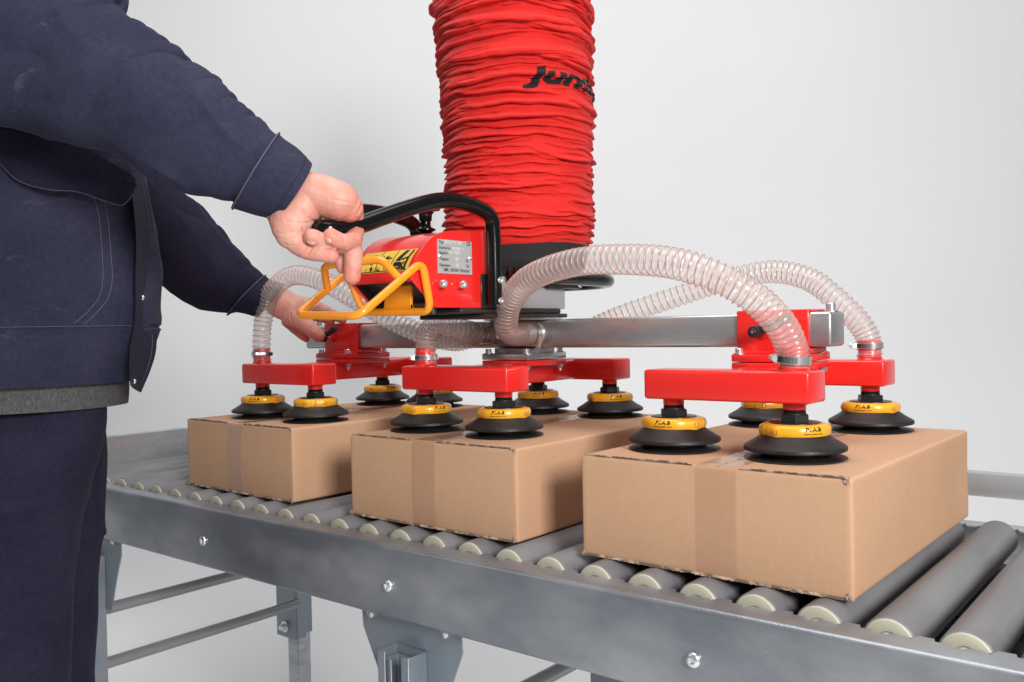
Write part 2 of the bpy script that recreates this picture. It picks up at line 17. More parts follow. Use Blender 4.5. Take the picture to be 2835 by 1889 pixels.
# ------------------------------------------------------------------ world, lamps, exposure
w = bpy.data.worlds.new('World'); scene.world = w; w.use_nodes = True
w.node_tree.nodes['Background'].inputs[0].default_value = (.93, .96, 1, 1)
w.node_tree.nodes['Background'].inputs[1].default_value = .13
def area(name, loc, target, size, power, col=(1, 1, 1), sy_=None):
    l = bpy.data.lights.new(name, 'AREA'); l.energy = power; l.size = size; l.color = col
    if sy_: l.shape = 'RECTANGLE'; l.size_y = sy_
    o = bpy.data.objects.new(name, l); scene.collection.objects.link(o); o.location = loc
    o.rotation_euler = (Vector(target) - Vector(loc)).to_track_quat('-Z', 'Y').to_euler()
    return o
area('key_softbox', (1.90, -1.39, 1.17), (-.7, .25, .2), .78, 80, (1, .985, .96))
area('top_softbox', (-.5, -.3, 2.6), (-.7, .3, 0), 1.8, 25)
area('left_softbox', (-2.6, -2.2, 1.7), (-1, 0, .3), 1.6, 6)
area('wall_softbox', (-.7, .7, 4.1), (-1.9, 3.0, .6), 3.2, 45)
scene.view_settings.view_transform = 'Standard'; scene.view_settings.look = 'None'
scene.view_settings.exposure = .35; scene.view_settings.gamma = 1
scene.cycles.transparent_max_bounces = 32; scene.cycles.max_bounces = 8
# ------------------------------------------------------------------ materials
MATS = {}
def mat(name, col, rough=.5, metal=0., coat=0., noise=0., nscale=20., nstretch=(1, 1, 1), bump=0., bscale=200., bstretch=(1, 1, 1), col2=None, detail=4, spec=.5, rvar=0., contrast=(.35, .65), sss=0., sheen=0.):
    m = bpy.data.materials.new(name); m.use_nodes = True; nt = m.node_tree; N = nt.nodes; L = nt.links
    b = N['Principled BSDF']; b.inputs['Base Color'].default_value = (*col, 1); b.inputs['Roughness'].default_value = rough
    b.inputs['Metallic'].default_value = metal; b.inputs['Coat Weight'].default_value = coat; b.inputs['Coat Roughness'].default_value = .06
    b.inputs['Specular IOR Level'].default_value = spec
    if sheen: b.inputs['Sheen Weight'].default_value = sheen; b.inputs['Sheen Roughness'].default_value = .5
    if sss: b.inputs['Subsurface Weight'].default_value = sss; b.inputs['Subsurface Radius'].default_value = (.012, .004, .002); b.inputs['Subsurface Scale'].default_value = 1
    tc = N.new('ShaderNodeTexCoord')
    def nz(scale, st, det):
        mp = N.new('ShaderNodeMapping'); mp.inputs['Scale'].default_value = st; L.new(tc.outputs['Object'], mp.inputs[0])
        n = N.new('ShaderNodeTexNoise'); n.inputs['Scale'].default_value = scale; n.inputs['Detail'].default_value = det; L.new(mp.outputs[0], n.inputs['Vector'])
        return n
    if col2 is not None:
        n = nz(nscale, nstretch, detail); r = N.new('ShaderNodeValToRGB'); r.color_ramp.elements[0].position, r.color_ramp.elements[1].position = contrast
        r.color_ramp.elements[0].color = (*col, 1); r.color_ramp.elements[1].color = (*col2, 1)
        L.new(n.outputs[0], r.inputs[0]); L.new(r.outputs[0], b.inputs['Base Color'])
        if rvar:
            mr = N.new('ShaderNodeMapRange'); mr.inputs[3].default_value = rough-rvar; mr.inputs[4].default_value = rough+rvar
            mr.inputs[1].default_value, mr.inputs[2].default_value = .3, .7
            L.new(n.outputs[0], mr.inputs[0]); L.new(mr.outputs[0], b.inputs['Roughness'])
    if bump:
        n = nz(bscale, bstretch, 3); bp = N.new('ShaderNodeBump'); bp.inputs['Strength'].default_value = bump; bp.inputs['Distance'].default_value = .001
        L.new(n.outputs[0], bp.inputs['Height']); L.new(bp.outputs[0], b.inputs['Normal'])
    MATS[name] = m
    return m
M_red = mat('red_paint', (.82, .020, .016), .30, coat=.5, bump=.12, bscale=60)
M_redfab = mat('red_fabric', (.80, .026, .020), .8, bump=.25, bscale=1600, spec=.2)
M_black = mat('black_gloss', (.004, .004, .0045), .13, spec=.45)
M_blackm = mat('black_plastic', (.018, .018, .019), .42, bump=.15, bscale=700)
M_dark = mat('black_steel', (.022, .019, .018), .35, bump=.1, bscale=150)
M_rubber = mat('black_rubber', (.012, .0115, .012), .46, col2=(.022, .019, .018), nscale=30, bump=.25, bscale=260, rvar=.08, spec=.35)
M_webb = mat('black_webbing', (.028, .028, .031), .8, bump=1.0, bscale=420, bstretch=(1, 1, .5), spec=.2)
M_yel = mat('yellow_plastic', (.90, .42, .015), .30, coat=.3)
M_pocket_shade = mat('yellow_recess_shade', (.42, .17, .006), .5)  # ring yellow darkened to paint the shade inside the screw recesses
M_orange = mat('orange_paint', (1.0, .335, .010), .28, coat=.5, bump=.1, bscale=80)
M_galv = mat('galvanised_steel', (.235, .25, .28), .36, metal=.6, col2=(.50, .51, .53), nscale=9, nstretch=(.6, 1, 1.1), detail=15, bump=.22, bscale=320, rvar=.12, contrast=(.42, .84))
M_galvl = mat('galvanised_steel_pale', (.55, .57, .59), .34, metal=.6, col2=(.42, .435, .45), nscale=22, nstretch=(.12, 1, 3), detail=9, bump=.12, bscale=200, rvar=.1)
M_leg = mat('galvanised_leg', (.26, .31, .36), .42, metal=.6, col2=(.30, .33, .36), nscale=18, detail=7, bump=.1, bscale=200, rvar=.1)
M_beam = mat('brushed_steel', (.72, .72, .72), .28, metal=.82, col2=(.40, .38, .40), nscale=9, nstretch=(.35, 1, 1), detail=8, bump=.1, bscale=700, bstretch=(.05, 1, 1), rvar=.09)
M_chrome = mat('zinc_bolt', (.78, .79, .80), .26, metal=.85)
M_alu = mat('grey_housing', (.40, .40, .41), .5, metal=.1, bump=.08, bscale=400)
M_copper = mat('copper_wire', (.58, .31, .23), .32, metal=.75)
M_cap = mat('beige_plastic', (.45, .425, .335), .45, bump=.1, bscale=300)
M_roll = mat('grey_roller_tube', (.150, .143, .155), .46, col2=(.200, .198, .205), nscale=14, nstretch=(1, .4, 1), detail=6, bump=.05, bscale=300, rvar=.06, spec=.32)
M_tubeg = mat('grey_steel_tube', (.33, .325, .335), .36, metal=.45)
M_skin = mat('skin', (.66, .285, .215), .45, col2=(.70, .385, .305), nscale=34, detail=8, bump=.45, bscale=520, sss=.08, spec=.38)
M_nail = mat('fingernail', (.68, .35, .29), .30)
M_knit = mat('grey_knit', (.06, .06, .061), .9, col2=(.11, .11, .112), nscale=500, nstretch=(1, 1, .3), bump=.9, bscale=500, spec=.1)
M_fibre = mat('board_fibre', (.50, .36, .27), .95, col2=(.34, .23, .16), nscale=300, bump=.8, bscale=500)
M_ink = mat('black_ink', (.01, .01, .01), .5)
M_sticker = mat('yellow_sticker', (.78, .52, .07), .3)
M_plate = mat('aluminium_nameplate', (.52, .52, .52), .38, metal=.25, bump=.05, bscale=600)
M_emb = mat('embossed_figures', (.75, .75, .75), .4)
M_thread = mat('dark_thread', (.05, .05, .055), .4, metal=.7)
M_stitch = mat('seam_stitching', (.10, .10, .135), .9)
M_board = mat('torn_board', (.13, .09, .065), .95, col2=(.46, .33, .235), nscale=60, nstretch=(1, 2, 2), detail=8, contrast=(.46, .60), bump=1, bscale=300)

def mat_denim(name, c1, c2, scuff=(.13, .13, .15, 1)):
    m = mat(name, c1, .88, col2=c2, nscale=9, detail=8, spec=.08, contrast=(.3, .75), sheen=.02); nt = m.node_tree; N = nt.nodes; L = nt.links; b = N['Principled BSDF']
    tc = N.new('ShaderNodeTexCoord'); mp = N.new('ShaderNodeMapping'); mp.inputs['Rotation'].default_value = (R_(30), R_(20), R_(40)); L.new(tc.outputs['Object'], mp.inputs[0])
    wv = N.new('ShaderNodeTexWave'); wv.inputs['Scale'].default_value = 900; wv.inputs['Distortion'].default_value = 3; wv.inputs['Detail'].default_value = 2; L.new(mp.outputs[0], wv.inputs[0])
    n2 = N.new('ShaderNodeTexNoise'); n2.inputs['Scale'].default_value = 130; n2.inputs['Detail'].default_value = 9; n2.inputs['Roughness'].default_value = .75; L.new(tc.outputs['Object'], n2.inputs['Vector'])
    n3 = N.new('ShaderNodeTexNoise'); n3.inputs['Scale'].default_value = 1100; L.new(tc.outputs['Object'], n3.inputs['Vector'])
    ad = N.new('ShaderNodeMath'); ad.operation = 'MULTIPLY_ADD'; ad.inputs[1].default_value = .0; L.new(wv.outputs['Fac'], ad.inputs[0]); L.new(n3.outputs[0], ad.inputs[2])
    bp = N.new('ShaderNodeBump'); bp.inputs['Strength'].default_value = .35; bp.inputs['Distance'].default_value = .0006; L.new(ad.outputs[0], bp.inputs['Height']); L.new(bp.outputs[0], b.inputs['Normal'])
    ramp = [x for x in N if x.type == 'VALTORGB'][0]
    mx = N.new('ShaderNodeMixRGB'); mx.blend_type = 'MULTIPLY'; mx.inputs[0].default_value = .55; L.new(ramp.outputs[0], mx.inputs[1])
    r2 = N.new('ShaderNodeValToRGB'); r2.color_ramp.elements[0].position = .3; r2.color_ramp.elements[0].color = (.55, .55, .6, 1); r2.color_ramp.elements[1].position = .68; r2.color_ramp.elements[1].color = (1.35, 1.3, 1.3, 1)
    L.new(n2.outputs[0], r2.inputs[0]); L.new(r2.outputs[0], mx.inputs[2])
    ms = N.new('ShaderNodeMapping'); ms.inputs['Scale'].default_value = (1, .5, 2.2); ms.inputs['Rotation'].default_value = (R_(25), 0, R_(-35)); L.new(tc.outputs['Object'], ms.inputs[0])
    sf = N.new('ShaderNodeTexNoise'); sf.inputs['Scale'].default_value = 11; sf.inputs['Detail'].default_value = 10; sf.inputs['Roughness'].default_value = .7; sf.inputs['Distortion'].default_value = 1.2; L.new(ms.outputs[0], sf.inputs['Vector'])
    rs_ = N.new('ShaderNodeValToRGB'); rs_.color_ramp.elements[0].position = .60; rs_.color_ramp.elements[0].color = (0, 0, 0, 1); rs_.color_ramp.elements[1].position = .86; rs_.color_ramp.elements[1].color = (1, 1, 1, 1); L.new(sf.outputs[0], rs_.inputs[0])
    mz = N.new('ShaderNodeMixRGB'); L.new(rs_.outputs[0], mz.inputs[0]); L.new(mx.outputs[0], mz.inputs[1]); mz.inputs[2].default_value = scuff; L.new(mz.outputs[0], b.inputs['Base Color'])
    return m
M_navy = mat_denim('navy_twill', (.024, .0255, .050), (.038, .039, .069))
M_navyd = mat_denim('navy_trouser_and_shade_twill', (.0155, .0145, .031), (.024, .022, .043), (.034, .031, .058, 1))  # trouser colour; on jacket parts it paints in their shade

def mat_card():
    m = mat('cardboard', (.545, .325, .195), .85, col2=(.575, .35, .215), nscale=5, nstretch=(1, 1, .5), detail=6, spec=.25); nt = m.node_tree; N = nt.nodes; L = nt.links; b = N['Principled BSDF']
    tc = N.new('ShaderNodeTexCoord'); ramp = [x for x in N if x.type == 'VALTORGB'][0]
    sp_ = N.new('ShaderNodeTexNoise'); sp_.inputs['Scale'].default_value = 420; sp_.inputs['Detail'].default_value = 2; L.new(tc.outputs['Object'], sp_.inputs['Vector'])
    r2 = N.new('ShaderNodeValToRGB'); e = r2.color_ramp.elements; e[0].position = .20; e[0].color = (.5, .43, .38, 1); e[1].position = .29; e[1].color = (1, 1, 1, 1)
    L.new(sp_.outputs[0], r2.inputs[0])
    gr = N.new('ShaderNodeTexNoise'); gr.inputs['Scale'].default_value = 90; gr.inputs['Detail'].default_value = 8; L.new(tc.outputs['Object'], gr.inputs['Vector'])
    r3 = N.new('ShaderNodeValToRGB'); e = r3.color_ramp.elements; e[0].position = .3; e[0].color = (.97, .97, .97, 1); e[1].position = .7; e[1].color = (1.02, 1.02, 1.02, 1); L.new(gr.outputs[0], r3.inputs[0])
    m1 = N.new('ShaderNodeMixRGB'); m1.blend_type = 'MULTIPLY'; m1.inputs[0].default_value = 1; L.new(ramp.outputs[0], m1.inputs[1]); L.new(r2.outputs[0], m1.inputs[2])
    m2 = N.new('ShaderNodeMixRGB'); m2.blend_type = 'MULTIPLY'; m2.inputs[0].default_value = 1; L.new(m1.outputs[0], m2.inputs[1]); L.new(r3.outputs[0], m2.inputs[2]); L.new(m2.outputs[0], b.inputs['Base Color'])
    mp = N.new('ShaderNodeMapping'); mp.inputs['Scale'].default_value = (1, 1, .08); L.new(tc.outputs['Object'], mp.inputs[0])
    fl = N.new('ShaderNodeTexNoise'); fl.inputs['Scale'].default_value = 150; L.new(mp.outputs[0], fl.inputs['Vector'])
    bp = N.new('ShaderNodeBump'); bp.inputs['Strength'].default_value = .25; bp.inputs['Distance'].default_value = .0008; L.new(fl.outputs[0], bp.inputs['Height']); L.new(bp.outputs[0], b.inputs['Normal'])
    return m
M_card = mat_card()
def mat_clear(name, tint, fac, rough=.08, white=.35):
    m = bpy.data.materials.new(name); m.use_nodes = True; nt = m.node_tree; N = nt.nodes; L = nt.links; N.clear()
    out = N.new('ShaderNodeOutputMaterial'); tr = N.new('ShaderNodeBsdfTransparent'); tr.inputs[0].default_value = (*tint, 1)
    gl = N.new('ShaderNodeBsdfGlossy'); gl.inputs['Roughness'].default_value = rough
    df = N.new('ShaderNodeBsdfDiffuse'); df.inputs[0].default_value = (.97, .935, .92, 1); tl = N.new('ShaderNodeBsdfTranslucent'); tl.inputs[0].default_value = (.97, .94, .92, 1)
    dm = N.new('ShaderNodeMixShader'); dm.inputs[0].default_value = .5; L.new(df.outputs[0], dm.inputs[1]); L.new(tl.outputs[0], dm.inputs[2])
    fr = N.new('ShaderNodeLayerWeight'); fr.inputs[0].default_value = .5; pw = N.new('ShaderNodeMath'); pw.operation = 'POWER'; pw.inputs[1].default_value = 3; L.new(fr.outputs['Facing'], pw.inputs[0])
    m1 = N.new('ShaderNodeMixShader'); m1.inputs[0].default_value = fac; L.new(tr.outputs[0], m1.inputs[1]); L.new(dm.outputs[0], m1.inputs[2])
    sc = N.new('ShaderNodeMath'); sc.operation = 'MULTIPLY_ADD'; sc.inputs[1].default_value = .5; sc.inputs[2].default_value = .045; L.new(pw.outputs[0], sc.inputs[0])
    m2 = N.new('ShaderNodeMixShader'); L.new(sc.outputs[0], m2.inputs[0]); L.new(m1.outputs[0], m2.inputs[1]); L.new(gl.outputs[0], m2.inputs[2]); L.new(m2.outputs[0], out.inputs[0])
    MATS[name] = m
    return m
M_hose = mat_clear('clear_hose', (.985, .97, .96), .30)
M_tape = mat_clear('clear_tape', (.975, .94, .91), .05, .16)
M_tapew = mat_clear('milky_tape', (.96, .93, .91), .20, .3)
# ------------------------------------------------------------------ object helpers
COL = scene.collection
RL = {}
def thing(name, label, cat, loc=(0, 0, 0), rz=0, group=None):
    o = bpy.data.objects.new(name, None); COL.objects.link(o); o.location = loc; o.rotation_euler = (0, 0, rz); o.empty_display_size = .05
    o['label'] = label; o['category'] = cat
    if group: o['group'] = group
    RL[o.name] = Vector(loc)
    return o
def finish(bm, name, m, sharp=40):
    me = bpy.data.meshes.new(name); bmesh.ops.recalc_face_normals(bm, faces=bm.faces); bm.to_mesh(me); bm.free()
    if m: me.materials.append(m)
    me.polygons.foreach_set('use_smooth', [True]*len(me.polygons)); me.set_sharp_from_angle(angle=R_(sharp)); me.update()
    return me
def link(name, me, parent=None, loc=None, rot=None, label=None, world=False):
    o = bpy.data.objects.new(name, me); COL.objects.link(o)
    if parent:
        o.parent = parent
        if world:
            p = parent
            while p.parent: p = p.parent
            o.matrix_parent_inverse = Matrix.Translation(-RL[p.name]) if parent.parent is None else Matrix.Identity(4)
    if loc: o.location = loc
    if rot: o.rotation_euler = rot
    if label: o['label'] = label
    return o
def part(name, bm, m, parent, world=False, sharp=40, label=None, loc=None, rot=None):
    return link(name, finish(bm, name, m, sharp), parent, loc, rot, label, world)
def NB(): return bmesh.new()
def rbox(bm, c, s, r=.002, seg=2, M3=None, axes=None):
    g = bmesh.ops.create_cube(bm, size=1); vs = g['verts']
    for v in vs: v.co = Vector((v.co.x*s[0], v.co.y*s[1], v.co.z*s[2]))
    if r > 0:
        es = list({e for v in vs for e in v.link_edges})
        if axes is not None:
            es = [e for e in es if max(range(3), key=lambda i: abs((e.verts[0].co-e.verts[1].co)[i])) in axes]
        q = bmesh.ops.bevel(bm, geom=es, offset=r, segments=seg, affect='EDGES', profile=.5)
        vs = list({v for f in q['faces'] for v in f.verts} | {v for v in vs if v.is_valid})
        allv = set(vs); st = list(vs)
        while st:
            v = st.pop()
            for e in v.link_edges:
                w_ = e.other_vert(v)
                if w_ not in allv: allv.add(w_); st.append(w_)
        vs = list(allv)
    for v in vs:
        if M3: v.co = M3 @ v.co
        v.co += Vector(c)
    return vs
def basis(d):
    d = Vector(d).normalized(); a = Vector((0, 0, 1)) if abs(d.z) < .9 else Vector((1, 0, 0))
    x = a.cross(d).normalized(); y = d.cross(x); return x, y, d
def cyl(bm, p0, p1, r, n=24, r2=None, cap=True, bev=0):
    p0, p1 = Vector(p0), Vector(p1); x, y, d = basis(p1-p0); r2 = r if r2 is None else r2; L_ = (p1-p0).length
    prof = [(r, 0), (r2, L_)] if not bev else [(r-bev, 0), (r-bev*.3, bev*.3), (r, bev), (r2, L_-bev), (r2-bev*.3, L_-bev*.3), (r2-bev, L_)]
    rings = []
    for rr, h in prof:
        rings.append([bm.verts.new(p0 + d*h + (x*math.cos(2*math.pi*i/n) + y*math.sin(2*math.pi*i/n))*rr) for i in range(n)])
    for a, b in zip(rings, rings[1:]):
        for i in range(n): bm.faces.new((a[i], a[(i+1) % n], b[(i+1) % n], b[i]))
    if cap: bm.faces.new(rings[0][::-1]); bm.faces.new(rings[-1])
def lathe(bm, prof, n=48, c=(0, 0, 0), axis=(0, 0, 1), closed=False):
    x, y, d = basis(axis) if tuple(axis) != (0, 0, 1) else (Vector((1, 0, 0)), Vector((0, 1, 0)), Vector((0, 0, 1)))
    c = Vector(c); rings = []
    for r, h in prof:
        if r < 1e-6: rings.append([bm.verts.new(c+d*h)])
        else: rings.append([bm.verts.new(c+d*h+(x*math.cos(2*math.pi*i/n)+y*math.sin(2*math.pi*i/n))*r) for i in range(n)])
    if closed: rings.append(rings[0])
    for a, b in zip(rings, rings[1:]):
        for i in range(n):
            j = (i+1) % n
            if len(a) == 1 and len(b) == 1: continue
            if len(a) == 1: bm.faces.new((a[0], b[j], b[i]))
            elif len(b) == 1: bm.faces.new((a[i], a[j], b[0]))
            else: bm.faces.new((a[i], a[j], b[j], b[i]))
def smoothpath(P, n=8):
    P = [np.array(p, float) for p in P]; Q = [2*P[0]-P[1]]+P+[2*P[-1]-P[-2]]; out = []
    for i in range(1, len(Q)-2):
        a, b, c, d = Q[i-1:i+3]
        for k in range(n):
            t = k/n; out.append(.5*((2*b)+(-a+c)*t+(2*a-5*b+4*c-d)*t*t+(-a+3*b-3*c+d)*t**3))
    out.append(P[-1]); return out
def fillet(P, r, n=6, closed=False):
    P = [Vector(p) for p in P]; out = []; N_ = len(P)
    for i in range(N_):
        if not closed and i in (0, N_-1): out.append(P[i]); continue
        a, b, c = P[(i-1) % N_], P[i], P[(i+1) % N_]; rr = min(r, (a-b).length*.45, (c-b).length*.45)
        p, q = b+(a-b).normalized()*rr, b+(c-b).normalized()*rr
        for k in range(n+1):
            t = k/n; out.append(p*(1-t)**2+b*2*t*(1-t)+q*t*t)
    return out
def frames(P):
    P = [Vector(p) for p in P]; T = []
    for i in range(len(P)): T.append((P[min(i+1, len(P)-1)]-P[max(i-1, 0)]).normalized())
    x, y, _ = basis(T[0]); X = [x]
    for i in range(1, len(P)):
        x = X[-1]-T[i]*X[-1].dot(T[i]); X.append(x.normalized())
    return P, T, X
def tube(bm, P, r, n=16, cap=True, closed=False):
    if closed: P = list(P)+[P[0]]
    P, T, X = frames(P); rings = []
    for i, (p, t, x) in enumerate(zip(P, T, X)):
        y = t.cross(x); rr = r[i] if hasattr(r, '__len__') else r
        rings.append([bm.verts.new(p+(x*math.cos(2*math.pi*k/n)+y*math.sin(2*math.pi*k/n))*rr) for k in range(n)])
    for a, b in zip(rings, rings[1:]):
        for i in range(n): bm.faces.new((a[i], a[(i+1) % n], b[(i+1) % n], b[i]))
    if cap: bm.faces.new(rings[0][::-1]); bm.faces.new(rings[-1])
def prism(bm, poly, f0, f1):
    a = [bm.verts.new(f0(*p)) for p in poly]; b = [bm.verts.new(f1(*p)) for p in poly]; n = len(poly)
    for i in range(n): bm.faces.new((a[i], a[(i+1) % n], b[(i+1) % n], b[i]))
    bm.faces.new(a[::-1]); bm.faces.new(b)
def bevel_all(bm, r, seg=2, ang=30):
    bmesh.ops.recalc_face_normals(bm, faces=bm.faces)
    es = [e for e in bm.edges if len(e.link_faces) == 2 and e.calc_face_angle(0) > R_(ang)]
    bmesh.ops.bevel(bm, geom=es, offset=r, segments=seg, affect='EDGES', profile=.5)
def hexb(bm, c, rr, h, n=6, rot=0, bev=.0008):
    prof = [(rr-bev, 0), (rr, bev), (rr, h-bev), (rr-bev*1.6, h)]; c = Vector(c); rings = []
    for r, z in prof: rings.append([bm.verts.new(c+Vector((r*math.cos(rot+2*math.pi*i/n), r*math.sin(rot+2*math.pi*i/n), z))) for i in range(n)])
    for a, b in zip(rings, rings[1:]):
        for i in range(n): bm.faces.new((a[i], a[(i+1) % n], b[(i+1) % n], b[i]))
    bm.faces.new(rings[0][::-1]); bm.faces.new(rings[-1])
def grid_mesh(V, nu, nv, wrapu=False, wrapv=False):
    """V: (nv, nu, 3) -> mesh from numpy"""
    idx = np.arange(nu*nv).reshape(nv, nu); U = nu if wrapu else nu-1; Wv = nv if wrapv else nv-1
    a = idx[:Wv, :U]; b = np.roll(idx, -1, 1)[:Wv, :U]; c = np.roll(np.roll(idx, -1, 1), -1, 0)[:Wv, :U]; d = np.roll(idx, -1, 0)[:Wv, :U]
    F = np.stack([a, b, c, d], -1).reshape(-1, 4)
    return V.reshape(-1, 3), F
def np_mesh(name, V, F, m, smooth=True, sharp=None):
    me = bpy.data.meshes.new(name); me.vertices.add(len(V)); me.vertices.foreach_set('co', V.astype(np.float32).ravel())
    me.loops.add(F.size); me.loops.foreach_set('vertex_index', F.astype(np.int32).ravel()); me.polygons.add(len(F))
    me.polygons.foreach_set('loop_start', np.arange(0, F.size, 4, dtype=np.int32)); me.polygons.foreach_set('loop_total', np.full(len(F), 4, np.int32))
    me.polygons.foreach_set('use_smooth', [smooth]*len(F)); me.update(calc_edges=True); me.validate()
    if m: me.materials.append(m)
    if sharp: me.set_sharp_from_angle(angle=R_(sharp))
    return me
_T = rng.rand(64, 64, 64)
def vnoise(x, y, z):
    x, y, z = np.broadcast_arrays(x, y, z)
    xi, yi, zi = np.floor(x).astype(int), np.floor(y).astype(int), np.floor(z).astype(int); fx, fy, fz = x-xi, y-yi, z-zi
    fx, fy, fz = fx*fx*(3-2*fx), fy*fy*(3-2*fy), fz*fz*(3-2*fz); r = 0
    for i in (0, 1):
        for j in (0, 1):
            for k in (0, 1):
                r = r + _T[(xi+i) % 64, (yi+j) % 64, (zi+k) % 64]*(fx if i else 1-fx)*(fy if j else 1-fy)*(fz if k else 1-fz)
    return r*2-1
def fbm(x, y, z, o=4):
    r = 0; a = 1; s = 1
    for i in range(o): r = r+a*vnoise(x*s+i*7.3, y*s+i*3.1, z*s+i*5.7); a *= .5; s *= 2.03
    return r
_TX = {}
def text_mesh(s, size, ext=.0002, xs=1., shear=0., res=3, bold=0., sp=1.):
    k = (s, size, ext, xs, shear, bold, sp)
    if k in _TX: return _TX[k]
    cu = bpy.data.curves.new('lettering', 'FONT'); cu.body = s; cu.size = size; cu.extrude = ext; cu.shear = shear; cu.resolution_u = res; cu.offset = bold; cu.space_character = sp
    o = bpy.data.objects.new('lettering', cu); COL.objects.link(o); bpy.context.view_layer.update()
    me = bpy.data.meshes.new_from_object(o.evaluated_get(bpy.context.evaluated_depsgraph_get())); bpy.data.objects.remove(o)
    n = len(me.vertices); co = np.empty(n*3, np.float32); me.vertices.foreach_get('co', co); co = co.reshape(-1, 3); co[:, 0] *= xs
    me.vertices.foreach_set('co', co.ravel()); me.update(); _TX[k] = me
    return me
def map_text(name, me0, fn, m, parent, world=False, label=None, loc=None, rot=None):
    me = me0.copy(); me.name = name
    for v in me.vertices: v.co = fn(v.co.x, v.co.y, v.co.z)
    me.materials.clear(); me.materials.append(m)
    return link(name, me, parent, loc, rot, label, world)
# ------------------------------------------------------------------ backdrop
def backdrop():
    fw = np.array([sy, cy_, 0]); rt = np.array([cy_, -sy, 0]); base = np.array([cd['loc'][0], cd['loc'][1], 0])
    prof = [(-4, -.8), (1.0, -.8), (2.6, -.8)]
    for k in range(1, 13):
        a = k/12*math.pi/2; prof.append((2.6+1.1*math.sin(a), -.8+1.1*(1-math.cos(a))))
    prof += [(3.7, 1.5), (3.7, 3.6)]
    V = np.array([[base+fw*d+rt*x+np.array([0, 0, z]) for x in np.linspace(-6, 6, 9)] for d, z in prof])
    V, F = grid_mesh(V, 9, len(prof))
    m = mat('studio_paper', (.80, .80, .805), .9, col2=(.83, .83, .835), nscale=.8, spec=.1)
    o = link('studio_backdrop', np_mesh('studio_backdrop', V, F, m)); o['kind'] = 'structure'
backdrop()
